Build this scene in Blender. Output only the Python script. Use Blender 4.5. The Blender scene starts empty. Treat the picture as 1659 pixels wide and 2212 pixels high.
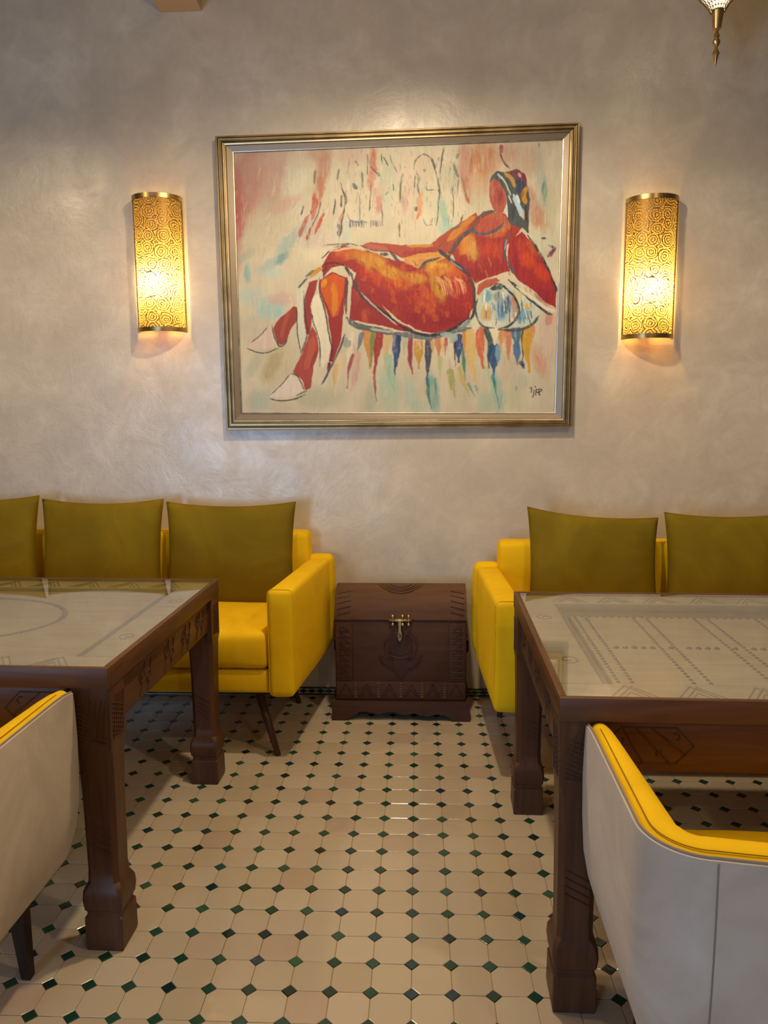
import bpy, bmesh, math, random
import numpy as np
from mathutils import Vector, Matrix, noise as mnoise
rnd = random.Random(7)
SC = bpy.context.scene
COL = SC.collection

# ------------------------------------------------------------------ camera
CAM = (0.0, -3.28735, 1.41938)
F_PX, YAW, PITCH, ROLL = 1652.84, .0445, -.1376, .0063
cd = bpy.data.cameras.new('camera'); cam = bpy.data.objects.new('camera', cd); COL.objects.link(cam)
cd.sensor_fit = 'VERTICAL'; cd.sensor_height = 36.0; cd.lens = 36.0 * F_PX / 2212.0
cd.clip_start = .05; cd.clip_end = 60
Rw = (Matrix.Rotation(YAW, 3, 'Z') @ Matrix.Rotation(PITCH, 3, 'X') @ Matrix.Rotation(ROLL, 3, 'Y')
      @ Matrix.Rotation(math.pi / 2, 3, 'X'))
cam.matrix_world = Matrix.Translation(CAM) @ Rw.to_4x4()
SC.camera = cam

# ------------------------------------------------------------------ light
w = bpy.data.worlds.new('world'); SC.world = w; w.use_nodes = True
w.node_tree.nodes['Background'].inputs[0].default_value = (.55, .62, .8, 1)
w.node_tree.nodes['Background'].inputs[1].default_value = .2
SC.view_settings.view_transform = 'Standard'; SC.view_settings.look = 'None'
SC.view_settings.gamma = 1; SC.view_settings.use_curve_mapping = False
SC.view_settings.exposure = 0.0

def lamp(name, loc, power, col, radius=.06, kind='POINT', size=None, rot=None):
    l = bpy.data.lights.new(name, kind); l.energy = power; l.color = col
    if kind == 'POINT': l.shadow_soft_size = radius
    if kind == 'AREA':
        l.shape = 'RECTANGLE'; l.size, l.size_y = size
    o = bpy.data.objects.new(name, l); COL.objects.link(o); o.location = loc
    if rot: o.rotation_euler = rot
    return o
WARM = (1.0, .72, .40); WARM2 = (1.0, .80, .52)
def down(name, loc, power, col, ang=150, blend=.9, r=.05):
    l = bpy.data.lights.new(name, 'SPOT'); l.energy = power; l.color = col; l.shadow_soft_size = r
    l.spot_size = math.radians(ang); l.spot_blend = blend
    o = bpy.data.objects.new(name, l); COL.objects.link(o); o.location = loc
down('pendant_and_fill_light', (1.25, -2.3, 2.95), 50, WARM2, 168, .55)
down('pendant_and_fill_light', (-.05, -1.0, 3.0), 116, WARM2, 172, .55)
down('pendant_and_fill_light', (-2.2, -1.1, 2.9), 42, WARM, 170, .6)
down('pendant_and_fill_light', (1.5, -4.5, 2.7), 38, WARM2, 168, .5)  # added warm fill behind the camera for the chair shells, not a known pendant
lamp('daylight_window', (-2.5, -6.95, 1.15), 105, (.40, .64, 1.0), kind='AREA', size=(.95, 1.7), rot=(math.radians(90), 0, math.radians(-16)))
lamp('upper_wall_fill', (-.3, -1.35, 2.62), 17, (1.0, .76, .46), .15)  # added point fill that lifts the upper wall; no uplight hangs here
lamp('ceiling_bounce', (.3, -3.4, 3.1), 3, (1.0, .86, .7), kind='AREA', size=(4.5, 3.5), rot=(0, 0, 0))

# ------------------------------------------------------------------ materials
def srgb(r, g, b):
    f = lambda c: (c / 255 / 12.92) if c / 255 <= .04045 else ((c / 255 + .055) / 1.055) ** 2.4
    return (f(r), f(g), f(b), 1)
MAT = {}
class NT:
    def __init__(s, name):
        s.m = bpy.data.materials.new(name); s.m.use_nodes = True; s.t = s.m.node_tree
        s.b = s.t.nodes['Principled BSDF']; s.out = s.t.nodes['Material Output']; MAT[name] = s.m
    def n(s, typ, **kw):
        x = s.t.nodes.new(typ)
        for k, v in kw.items():
            if k.startswith('_'): setattr(x, k[1:], v)
            else: x.inputs[k.replace('__', ' ')].default_value = v
        return x
    def l(s, a, b): s.t.links.new(a, b)
    def coord(s, kind='Object', scale=(1, 1, 1), rot=(0, 0, 0)):
        tc = s.n('ShaderNodeTexCoord'); mp = s.n('ShaderNodeMapping')
        mp.inputs['Scale'].default_value = scale; mp.inputs['Rotation'].default_value = rot
        s.l(tc.outputs[kind], mp.inputs['Vector']); return mp.outputs['Vector']
    def noise(s, vec, scale, detail=4, rough=.55, dist=0):
        x = s.n('ShaderNodeTexNoise', Scale=scale, Detail=detail, Roughness=rough, Distortion=dist)
        s.l(vec, x.inputs['Vector']); return x.outputs['Fac']
    def ramp(s, fac, stops):
        x = s.n('ShaderNodeValToRGB'); cr = x.color_ramp
        while len(cr.elements) < len(stops): cr.elements.new(.5)
        for e, (p, c) in zip(cr.elements, stops): e.position = p; e.color = c
        s.l(fac, x.inputs['Fac']); return x.outputs['Color']
    def mix(s, fac, a, b, mode='MIX'):
        x = s.n('ShaderNodeMix', _data_type='RGBA', _blend_type=mode)
        for sock, v in ((x.inputs[0], fac), (x.inputs[6], a), (x.inputs[7], b)):
            if hasattr(v, 'is_output'): s.l(v, sock)
            else: sock.default_value = v
        return x.outputs[2]
    def math(s, op, a, b=0.0, c=None):
        x = s.n('ShaderNodeMath', _operation=op)
        for i, v in enumerate([a, b] + ([c] if c is not None else [])):
            if hasattr(v, 'is_output'): s.l(v, x.inputs[i])
            else: x.inputs[i].default_value = v
        return x.outputs[0]
    def bump(s, h, strength=.3, dist=.01):
        x = s.n('ShaderNodeBump', Strength=strength, Distance=dist); s.l(h, x.inputs['Height'])
        s.l(x.outputs['Normal'], s.b.inputs['Normal'])
    def base(s, c):
        if hasattr(c, 'is_output'): s.l(c, s.b.inputs['Base Color'])
        else: s.b.inputs['Base Color'].default_value = c
    def set(s, **kw):
        for k, v in kw.items():
            i = s.b.inputs[k.replace('__', ' ')]
            if hasattr(v, 'is_output'): s.l(v, i)
            else: i.default_value = v

def m_plaster():
    t = NT('plaster'); v = t.coord('Object')
    a = t.noise(v, 2.3, 7, .62, .25); b = t.noise(v, 6, 7, .68, .45); c = t.noise(v, 24, 4, .6, .3)
    col = t.ramp(a, [(.34, (.49, .415, .325, 1)), (.50, (.62, .535, .42, 1)), (.64, (.72, .64, .525, 1))])
    col = t.mix(t.ramp(b, [(.35, (0, 0, 0, 1)), (.72, (1, 1, 1, 1))]), col, (.47, .40, .32, 1))
    col = t.mix(t.math('MULTIPLY', c, .30), col, (.72, .64, .51, 1))
    t.base(col)
    r = t.ramp(b, [(.3, (.27,) * 3 + (1,)), (.7, (.42,) * 3 + (1,))]); t.set(Roughness=r)
    t.b.inputs['Specular IOR Level'].default_value = 1.0
    h = t.math('ADD', t.math('MULTIPLY', b, .7), t.math('MULTIPLY', c, .12)); t.bump(h, .35, .012)
m_plaster()
def m_ceil():
    t = NT('ceiling_paint'); t.base((.50, .40, .28, 1)); t.set(Roughness=.8); t.bump(t.noise(t.coord(), 30), .1, .003)
m_ceil()
def m_wood(name, c1, c2, rough=.45, sc=(2, 30, 30), grain=5, coat=.0):
    t = NT(name); v = t.coord('Object', sc)
    a = t.noise(v, 1.0, 5, .6, .8); b = t.noise(t.coord('Object'), 6, 3)
    col = t.ramp(a, [(.28, c1), (.72, c2)]); t.b.inputs['Specular IOR Level'].default_value = .28
    col = t.mix(t.math('MULTIPLY', b, .35), col, (c1[0] * .5, c1[1] * .45, c1[2] * .4, 1))
    t.base(col); t.set(Roughness=rough); t.b.inputs['Coat Weight'].default_value = coat
    t.bump(a, .12, .004)
m_wood('walnut_x', (.080, .032, .014, 1), (.150, .064, .027, 1), .42, (3, 34, 34))
m_wood('walnut_y', (.085, .034, .015, 1), (.160, .068, .029, 1), .42, (34, 3, 34))
m_wood('walnut_z', (.068, .027, .013, 1), (.125, .053, .024, 1), .42, (34, 34, 2.5))
m_wood('carving_wood', (.060, .024, .011, 1), (.11, .046, .021, 1), .7, (20, 20, 20))
m_wood('top_wood', (.40, .31, .19, 1), (.58, .47, .31, 1), .5, (4, 26, 26))
m_wood('top_wood_dark', (.16, .12, .07, 1), (.24, .18, .11, 1), .5, (20, 20, 20))
m_wood('chest_wood', (.052, .020, .011, 1), (.090, .036, .019, 1), .62, (3, 26, 26))
m_wood('chest_lid_wood', (.085, .036, .016, 1), (.145, .063, .027, 1), .55, (3, 26, 26))
m_wood('chest_dark_wood', (.035, .013, .009, 1), (.06, .024, .015, 1), .5, (12, 12, 12))
m_wood('leg_black_wood', (.018, .011, .008, 1), (.04, .022, .014, 1), .4, (20, 20, 3))
m_wood('sofa_leg_wood', (.045, .022, .013, 1), (.085, .042, .022, 1), .4, (20, 20, 3))
def m_fabric(name, c1, c2, c3, sheen=.25, rough=.8, s=3.0):
    t = NT(name); v = t.coord('Object')
    a = t.noise(v, s, 4, .6, 1.2); col = t.ramp(a, [(.30, c1), (.5, c2), (.72, c3)])
    t.base(col); t.set(Roughness=rough); t.b.inputs['Sheen Weight'].default_value = sheen
    t.b.inputs['Sheen Tint'].default_value = c3; t.b.inputs['Specular IOR Level'].default_value = .2
    f = t.noise(v, 260, 2); t.bump(t.math('ADD', t.math('MULTIPLY', f, .2), t.math('MULTIPLY', a, .8)), .22, .006)
m_fabric('yellow_velvet', (.72, .425, .003, 1), (.82, .50, .004, 1), (.90, .57, .008, 1))
m_fabric('yellow_seam', (.30, .14, .003, 1), (.32, .15, .003, 1), (.34, .16, .003, 1))
m_fabric('olive_velvet', (.150, .098, .002, 1), (.178, .118, .003, 1), (.215, .146, .004, 1), .25)
m_fabric('grey_velvet', (.42, .355, .295, 1), (.50, .425, .355, 1), (.58, .51, .44, 1), .3, .75, 3.5)
m_fabric('grey_seam', (.24, .20, .17, 1), (.25, .21, .18, 1), (.26, .22, .19, 1))
def m_tile(name, stops, tint, rough):
    t = NT(name); oi = t.n('ShaderNodeObjectInfo'); g = t.n('ShaderNodeNewGeometry')
    r = t.math('FRACT', t.math('ADD', oi.outputs['Random'], g.outputs['Random Per Island']))
    tc = t.n('ShaderNodeTexCoord')
    gl = t.noise(g.outputs['Position'], 9, 4, .6, .8)
    col = t.ramp(r, stops); col = t.mix(t.math('MULTIPLY', gl, .55), col, tint); t.base(col)
    t.set(Roughness=rough); t.b.inputs['Specular IOR Level'].default_value = .55
    n2 = t.noise(g.outputs['Position'], 22, 2); t.bump(n2, .18, .006)
m_tile('cream_tile', [(0, (.44, .35, .24, 1)), (.25, (.48, .39, .28, 1)), (.5, (.52, .425, .30, 1)), (.62, (.47, .37, .275, 1)), (.85, (.55, .46, .345, 1)), (.97, (.45, .32, .24, 1))], (.52, .43, .325, 1), .17)
m_tile('green_tile', [(0, (.012, .035, .022, 1)), (.3, (.014, .060, .036, 1)), (.55, (.030, .100, .070, 1)), (.72, (.008, .018, .014, 1)), (.86, (.020, .050, .085, 1)), (.97, (.040, .125, .060, 1))], (.006, .025, .016, 1), .15)
def m_simple(name, c, rough=.5, metal=0.0, bump=None):
    t = NT(name); t.base(c); t.set(Roughness=rough, Metallic=metal)
    if bump: t.bump(t.noise(t.coord(), bump, 3), .2, .003)
m_simple('grout', (.40, .33, .25, 1), .85, 0, 60)
m_simple('room_paint', (.30, .22, .15, 1), .7)
m_simple('iron', (.02, .02, .02, 1), .45, .9)
m_simple('bulb_metal', (.3, .28, .25, 1), .4, 1)
m_simple('window_frame_paint', (.5, .48, .45, 1), .5)
def m_metal(name, c1, c2, r1, r2, s=14):
    t = NT(name); n = t.noise(t.coord(), s, 4, .6); t.base(t.ramp(n, [(.3, c1), (.7, c2)]))
    t.set(Metallic=1.0, Roughness=t.ramp(n, [(.3, (r1,) * 3 + (1,)), (.7, (r2,) * 3 + (1,))]))
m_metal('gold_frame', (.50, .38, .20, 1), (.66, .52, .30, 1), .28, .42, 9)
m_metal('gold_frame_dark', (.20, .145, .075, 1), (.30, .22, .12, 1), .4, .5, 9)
m_metal('brass', (.42, .28, .11, 1), (.60, .42, .18, 1), .25, .4)
m_metal('old_brass', (.34, .25, .11, 1), (.62, .50, .26, 1), .3, .5, 60)
m_metal('stud_iron', (.05, .04, .03, 1), (.14, .11, .08, 1), .3, .5, 60)
m_metal('silver_slip', (.36, .32, .26, 1), (.50, .46, .40, 1), .3, .4, 30)
def m_slip():
    t = NT('frame_slip'); t.base((.25, .195, .135, 1)); t.set(Roughness=.42, Metallic=.35)
m_slip()
def m_glass():
    t = NT('table_glass'); nt = t.t; nt.nodes.remove(t.b)
    tr = t.n('ShaderNodeBsdfTransparent', Color=(.93, .96, .94, 1)); gl = t.n('ShaderNodeBsdfGlossy', Color=(1, 1, 1, 1), Roughness=.035)
    fr = t.n('ShaderNodeFresnel', IOR=3.0)
    bp = t.n('ShaderNodeBump', Strength=.03, Distance=.002); t.l(t.noise(t.coord(), 7, 3), bp.inputs['Height']); t.l(bp.outputs['Normal'], gl.inputs['Normal'])
    mx = t.n('ShaderNodeMixShader'); t.l(t.math('ADD', t.math('MULTIPLY', fr.outputs[0], .8), .20), mx.inputs[0]); t.l(tr.outputs[0], mx.inputs[1]); t.l(gl.outputs[0], mx.inputs[2])
    ge = t.n('ShaderNodeNewGeometry'); m2 = t.n('ShaderNodeMixShader'); t2 = t.n('ShaderNodeBsdfTransparent', Color=(.97, .99, .98, 1))
    t.l(ge.outputs['Backfacing'], m2.inputs[0]); t.l(mx.outputs[0], m2.inputs[1]); t.l(t2.outputs[0], m2.inputs[2])
    t.l(m2.outputs[0], t.out.inputs['Surface'])
m_glass()
m_simple('glass_edge', (.03, .05, .045, 1), .2)
def m_emit(name, c, s):
    t = NT(name); nt = t.t; nt.nodes.remove(t.b); e = t.n('ShaderNodeEmission', Color=c, Strength=s); t.l(e.outputs[0], t.out.inputs['Surface'])
m_emit('bulb_glow', (1, .74, .36, 1), 60)
m_emit('lantern_glow', (1, .84, .50, 1), 2.6)
m_emit('day_pane', (.62, .78, 1, 1), 2.0)
def m_liner():
    t = NT('shade_liner'); t.t.nodes.remove(t.b)
    a = t.n('ShaderNodeBsdfTranslucent', Color=(1.0, .78, .36, 1)); d = t.n('ShaderNodeBsdfDiffuse', Color=(.8, .55, .2, 1))
    mx = t.n('ShaderNodeMixShader'); mx.inputs[0].default_value = .2
    t.l(a.outputs[0], mx.inputs[1]); t.l(d.outputs[0], mx.inputs[2]); t.l(mx.outputs[0], t.out.inputs['Surface'])
    t = NT('end_diffuser'); t.t.nodes.remove(t.b); a = t.n('ShaderNodeBsdfTranslucent', Color=(1.0, .62, .06, 1)); d = t.n('ShaderNodeBsdfTransparent', Color=(1, .70, .12, 1)); mx = t.n('ShaderNodeMixShader'); mx.inputs[0].default_value = .55
    t.l(a.outputs[0], mx.inputs[1]); t.l(d.outputs[0], mx.inputs[2]); t.l(mx.outputs[0], t.out.inputs['Surface'])
m_liner()
def m_pierced():
    # pierced brass: UV in centimetres; scroll-shaped rings of punched holes
    t = NT('pierced_brass'); t.base((.20, .11, .035, 1)); t.set(Metallic=.8, Roughness=.45)
    uv = t.n('ShaderNodeUVMap', _uv_map='UVMap')
    nz = t.n('ShaderNodeTexNoise', Scale=.35, Detail=1.0); t.l(uv.outputs[0], nz.inputs['Vector'])
    ad = t.n('ShaderNodeVectorMath', _operation='MULTIPLY_ADD'); t.l(nz.outputs['Color'], ad.inputs[0])
    ad.inputs[1].default_value = (1.6, 1.6, 0); t.l(uv.outputs[0], ad.inputs[2])
    V = ad.outputs[0]
    vo = t.n('ShaderNodeTexVoronoi', _voronoi_dimensions='2D', _feature='F1', Scale=.17, Randomness=.45); t.l(V, vo.inputs['Vector'])
    rings = t.math('SINE', t.math('MULTIPLY', vo.outputs['Distance'], 2 * math.pi / .18))
    v2 = t.n('ShaderNodeTexVoronoi', _voronoi_dimensions='2D', _feature='DISTANCE_TO_EDGE', Scale=1.05, Randomness=.85); t.l(V, v2.inputs['Vector'])
    hole1 = t.math('GREATER_THAN', rings, -.50)
    hole2 = t.math('GREATER_THAN', v2.outputs['Distance'], .075)
    hole = t.math('MULTIPLY', hole1, hole2)
    tr = t.n('ShaderNodeBsdfTransparent'); mx = t.n('ShaderNodeMixShader')
    t.l(hole, mx.inputs[0]); t.l(t.b.outputs[0], mx.inputs[1]); t.l(tr.outputs[0], mx.inputs[2]); t.l(mx.outputs[0], t.out.inputs['Surface'])
m_pierced()
def m_canvas():
    t = NT('oil_paint'); a = t.n('ShaderNodeAttribute', _attribute_name='Col'); t.base(a.outputs['Color'])
    t.set(Roughness=.5); t.b.inputs['Specular IOR Level'].default_value = .35
    v = t.coord('Object', (26, 26, 9)); t.bump(t.noise(v, 3, 4, .6, .8), .18, .003)
m_canvas()

# ------------------------------------------------------------------ object helpers
def tag(o, label=None, cat=None, group=None, kind=None):
    if label: o['label'] = label
    if cat: o['category'] = cat
    if group: o['group'] = group
    if kind: o['kind'] = kind
    return o
def link(name, me, mats=None, parent=None, loc=None, smooth=False):
    o = bpy.data.objects.new(name, me); COL.objects.link(o)
    if mats:
        for m in (mats if isinstance(mats, (list, tuple)) else [mats]): me.materials.append(MAT[m])
    if parent: o.parent = parent
    if loc: o.location = loc
    if smooth:
        for p in me.polygons: p.use_smooth = True
    return o
def thing(name, label, cat, loc=(0, 0, 0), rz=0, group=None):
    o = bpy.data.objects.new(name, None); COL.objects.link(o); o.location = loc; o.rotation_euler = (0, 0, rz)
    o.empty_display_size = .1
    return tag(o, label, cat, group)
def mesh(name, vf, mats=None, parent=None, smooth=False, loc=None, auto=None):
    me = bpy.data.meshes.new(name); me.from_pydata([tuple(map(float, v)) for v in vf[0]], [], vf[1]); me.update()
    bm = bmesh.new(); bm.from_mesh(me); bmesh.ops.recalc_face_normals(bm, faces=bm.faces); bm.to_mesh(me); bm.free()
    o = link(name, me, mats, parent, loc, smooth or auto is not None)
    if auto is not None:
        try: me.set_sharp_from_angle(angle=math.radians(auto))
        except Exception: pass
    return o
def join(*vfs):
    V, Fc = [], []
    for v, f in vfs:
        k = len(V); V += list(v); Fc += [tuple(i + k for i in q) for q in f]
    return V, Fc
def xf(vf, M):
    return [tuple(M @ Vector(v)) for v in vf[0]], vf[1]
def box(x0, x1, y0, y1, z0, z1):
    v = [(x, y, z) for z in (z0, z1) for y in (y0, y1) for x in (x0, x1)]
    return v, [(0, 2, 3, 1), (4, 5, 7, 6), (0, 1, 5, 4), (2, 6, 7, 3), (0, 4, 6, 2), (1, 3, 7, 5)]
def bbox(x0, x1, y0, y1, z0, z1, r=.004, seg=2):
    bm = bmesh.new(); v, f = box(x0, x1, y0, y1, z0, z1); vs = [bm.verts.new(p) for p in v]
    for q in f: bm.faces.new([vs[i] for i in q])
    bmesh.ops.bevel(bm, geom=list(bm.edges), offset=r, segments=seg, profile=.5, affect='EDGES')
    bm.verts.index_update()
    out = ([tuple(p.co) for p in bm.verts], [tuple(p.index for p in q.verts) for q in bm.faces]); bm.free(); return out
def soft(x0, x1, y0, y1, z0, z1, r=.03, bulge=(0, 0, 0), n=10, wob=0.0):
    """rounded, slightly puffed upholstery block"""
    c = Vector(((x0 + x1) / 2, (y0 + y1) / 2, (z0 + z1) / 2)); h = Vector(((x1 - x0) / 2, (y1 - y0) / 2, (z1 - z0) / 2))
    r = min(r, h.x * .98, h.y * .98, h.z * .98)
    def ticks(hh):
        k = max(2, min(n, int(hh * 2 / .05)))
        inner = [-(hh - r) + 2 * (hh - r) * i / k for i in range(k + 1)]
        e = [r * s for s in (0, .25, .55)]
        return [-hh + q for q in e] + inner + [hh - q for q in reversed(e)]
    bm = bmesh.new(); seen = {}
    def P(p):
        q = Vector([max(-(h[i] - r), min(h[i] - r, p[i])) for i in range(3)]); d = Vector(p) - q
        if d.length > 1e-9: q = q + d.normalized() * r
        u = [q[i] / h[i] for i in range(3)]
        for i in range(3):
            j, k = [a for a in range(3) if a != i]
            q[i] += bulge[i] * u[i] * max(0, 1 - u[j] ** 2) * max(0, 1 - u[k] ** 2)
        if wob:
            q += Vector((mnoise.noise(q * 9 + c), mnoise.noise(q * 9 + c + Vector((5, 5, 5))), mnoise.noise(q * 9 + c + Vector((9, 1, 5))))) * wob
        key = tuple(round(a, 6) for a in q)
        if key not in seen: seen[key] = bm.verts.new(q + c)
        return seen[key]
    T = [ticks(h[i]) for i in range(3)]
    for i in range(3):
        j, k = [a for a in range(3) if a != i]
        for s in (-1, 1):
            for a in range(len(T[j]) - 1):
                for b in range(len(T[k]) - 1):
                    q = []
                    for (aa, bb) in ((a, b), (a + 1, b), (a + 1, b + 1), (a, b + 1)):
                        p = [0, 0, 0]; p[i] = s * h[i]; p[j] = T[j][aa]; p[k] = T[k][bb]; v = P(p)
                        if v not in q: q.append(v)
                    if len(q) >= 3:
                        try: bm.faces.new(q)
                        except ValueError: pass
    bm.verts.index_update()
    out = ([tuple(p.co) for p in bm.verts], [tuple(p.index for p in q.verts) for q in bm.faces]); bm.free(); return out
def tube(pts, r, n=8, closed=False, caps=True, flat=1.0):
    P = [Vector(p) for p in pts]; V, Fc = [], []; R = r if isinstance(r, (list, tuple)) else [r] * len(P)
    up = Vector((0, 0, 1)); m = len(P)
    for i, p in enumerate(P):
        a = P[(i - 1) % m] if (closed or i > 0) else p; b = P[(i + 1) % m] if (closed or i < m - 1) else p
        t = (b - a).normalized() if (b - a).length > 1e-9 else Vector((0, 0, 1))
        u = t.cross(up)
        if u.length < .1: u = t.cross(Vector((0, 1, 0)))
        u.normalize(); w_ = u.cross(t)
        for k in range(n):
            an = 2 * math.pi * k / n; V.append(p + (u * math.cos(an) + w_ * math.sin(an) * flat) * R[i])
    for i in range(m if closed else m - 1):
        for k in range(n):
            j = (i + 1) % m; Fc.append((i * n + k, i * n + (k + 1) % n, j * n + (k + 1) % n, j * n + k))
    if caps and not closed: Fc += [tuple(range(n)), tuple((m - 1) * n + k for k in range(n))]
    return V, Fc
def lathe(prof, n=32, c=(0, 0, 0), a0=0, a1=2 * math.pi):
    full = abs(a1 - a0 - 2 * math.pi) < 1e-6; k = n if full else n + 1; V, Fc = [], []
    for r, z in prof:
        for i in range(k):
            a = a0 + (a1 - a0) * i / n; V.append((c[0] + r * math.cos(a), c[1] + r * math.sin(a), c[2] + z))
    for j in range(len(prof) - 1):
        for i in range(n):
            i2 = (i + 1) % k if full else i + 1
            Fc.append((j * k + i, j * k + i2, (j + 1) * k + i2, (j + 1) * k + i))
    return V, Fc
def loft(secs):
    """closed loops with equal vertex counts, capped"""
    n = len(secs[0]); V = [p for s in secs for p in s]; Fc = []
    for j in range(len(secs) - 1):
        for i in range(n): Fc.append((j * n + i, j * n + (i + 1) % n, (j + 1) * n + (i + 1) % n, (j + 1) * n + i))
    Fc += [tuple(range(n))[::-1], tuple((len(secs) - 1) * n + i for i in range(n))]
    return V, Fc
def ext(poly, y0, y1):
    """extrude an XZ outline along Y"""
    n = len(poly); V = [(x, y0, z) for x, z in poly] + [(x, y1, z) for x, z in poly]
    return V, [tuple(range(n)), tuple(range(2 * n - 1, n - 1, -1))] + [(i, (i + 1) % n, n + (i + 1) % n, n + i) for i in range(n)]

# ------------------------------------------------------------------ room
WY = .342; CZ = 3.36; X0, X1, Y0 = -4.2, 4.2, -7.2
S = 'structure'
fl = mesh('floor', box(X0, X1, Y0, WY, -.12, -.0045), 'grout'); tag(fl, kind=S)
wb = mesh('wall_back', box(X0, X1, WY, WY + .2, -.12, CZ + .2), 'plaster'); tag(wb, kind=S)
tag(mesh('wall_left', box(X0 - .2, X0, Y0, WY, -.12, CZ), 'room_paint'), kind=S)
tag(mesh('wall_right', box(X1, X1 + .2, Y0, WY, -.12, CZ), 'room_paint'), kind=S)
tag(mesh('ceiling', box(X0, X1, Y0, WY, CZ, CZ + .15), 'ceiling_paint'), kind=S)
wx0, wx1, wz0, wz1 = -3.05, -1.95, .20, 2.10
tag(mesh('wall_front', join(box(X0, wx0, Y0 - .2, Y0, -.12, CZ), box(wx1, X1, Y0 - .2, Y0, -.12, CZ),
    box(wx0, wx1, Y0 - .2, Y0, -.12, wz0), box(wx0, wx1, Y0 - .2, Y0, wz1, CZ)), 'room_paint'), kind=S)
win = mesh('window_1', join(box(wx0, wx0 + .06, Y0 - .1, Y0 - .04, wz0, wz1), box(wx1 - .06, wx1, Y0 - .1, Y0 - .04, wz0, wz1),
    box(wx0 + .06, wx1 - .06, Y0 - .1, Y0 - .04, wz0, wz0 + .06), box(wx0 + .06, wx1 - .06, Y0 - .1, Y0 - .04, wz1 - .06, wz1)), 'window_frame_paint'); tag(win, kind=S)
mesh('pane', box(wx0 + .06, wx1 - .06, Y0 - .08, Y0 - .07, wz0 + .06, wz1 - .06), 'day_pane', win)
bmm = mesh('trim_1', bbox(-1.145, -.955, -4.6, WY - .001, 3.160, CZ, .004, 2), 'ceiling_paint'); tag(bmm, kind=S)

# ---- floor tiles: cream octagons with small green accents on the corners
PIT = .1; GX = -.01557; AC = .0198
def oct_tile(h=.0045, g=.0006):
    a = PIT / 2 - g; c = AC - g * .4
    lo = [(a, -a + c), (a, a - c), (a - c, a), (-a + c, a), (-a, a - c), (-a, -a + c), (-a + c, -a), (a - c, -a)]
    def ring(s, z): return [(x * s, y * s, z) for x, y in lo]
    V = ring(1, -h) + ring(1, -.0010) + ring(.972, -.0001) + ring(.6, .0002); n = 8; Fc = []
    for j in range(3):
        for i in range(n): Fc.append((j * n + i, j * n + (i + 1) % n, (j + 1) * n + (i + 1) % n, (j + 1) * n + i))
    Fc.append(tuple(3 * n + i for i in range(n))); return V, Fc
def acc_tile(h=.0045, g=.0009):
    a = AC - g; lo = [(a, 0), (0, a), (-a, 0), (0, -a)]
    V = [(x, y, -h) for x, y in lo] + [(x, y, -.0008) for x, y in lo] + [(x * .93, y * .93, -.0001) for x, y in lo]; Fc = []
    for j in range(2):
        for i in range(4): Fc.append((j * 4 + i, j * 4 + (i + 1) % 4, (j + 1) * 4 + (i + 1) % 4, (j + 1) * 4 + i))
    Fc.append((8, 9, 10, 11)); return V, Fc
def mk(name, vf, mat):
    me = bpy.data.meshes.new(name); me.from_pydata(vf[0], [], vf[1]); me.update(); me.materials.append(MAT[mat]); return me
OT, AT = oct_tile(), acc_tile(); om, am = mk('octagon_tile', OT, 'cream_tile'), mk('accent_tile', AT, 'green_tile')
Ri = Rw.transposed()
def proj(x, y, z=0):
    q = Ri @ Vector((x - CAM[0], y - CAM[1], z - CAM[2]))
    if q.z > -.1: return None
    return 829.5 + F_PX * q.x / -q.z, 1106 - F_PX * q.y / -q.z, -q.z
def vis(x, y):
    p = proj(x, y)
    if not p or not (-20 < p[0] < 1680 and 1500 < p[1] < 2235): return False
    u, v = p[0], p[1]
    if u < 160 and v < 1850 + (160 - u) * .75: return False
    if u < 270 and v < 1440 + 60: return False
    if 175 < u < 262 and v < 2000: return False
    if u < 590 and v < 1640 and u < 480: return v > 1600 and u > 275
    if u > 1280 and v > 1790 and v > 1960 + (u - 1280) * -9: return False
    if u > 1190 and u < 1275 and v < 2180: return False
    if u > 1300 and v < 1650: return False
    return True
cells, accs = [], []
for i in range(-41, 43):
    for j in range(-72, 4):
        accs.append((GX + i * PIT, j * PIT)); cells.append((GX + (i + .5) * PIT, (j + .5) * PIT))
def lay(lst, me, VF, name, half, tilt):
    ok = [c for c in lst if X0 + half < c[0] < X1 - half and Y0 + half < c[1] < WY - half - .004]
    ok.sort(key=lambda c: (0 if vis(*c) else 1, (c[0] - CAM[0]) ** 2 + (c[1] - CAM[1]) ** 2))
    for (x, y) in ok[:300]:
        o = bpy.data.objects.new(name, me); COL.objects.link(o); o.parent = fl; o.location = (x, y, -.0001 + rnd.uniform(-.0002, .0001))
        o.rotation_euler = (rnd.gauss(0, tilt), rnd.gauss(0, tilt), rnd.gauss(0, .006) + rnd.choice((0, 1, 2, 3)) * math.pi / 2)
    rest = ok[300:]; bv = np.array(VF[0]); V = []; Fc = []
    nv = len(bv); V = np.zeros((len(rest) * nv, 3))
    for k, (x, y) in enumerate(rest):
        q = bv.copy(); tx, ty = rnd.gauss(0, tilt), rnd.gauss(0, tilt)
        q[:, 2] += q[:, 0] * tx + q[:, 1] * ty; q[:, 0] += x; q[:, 1] += y; V[k * nv:(k + 1) * nv] = q
        Fc += [tuple(i + k * nv for i in f) for f in VF[1]]
    m2 = bpy.data.meshes.new(name + '_field'); m2.from_pydata(V.tolist(), [], Fc); m2.update()
    o = link('far_' + name + 's', m2, me.materials[0].name, fl); tag(o, kind='stuff')
lay(cells, om, OT, 'octagon_tile', .05, .006)
lay(accs, am, AT, 'accent_tile', .02, .010)
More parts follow.
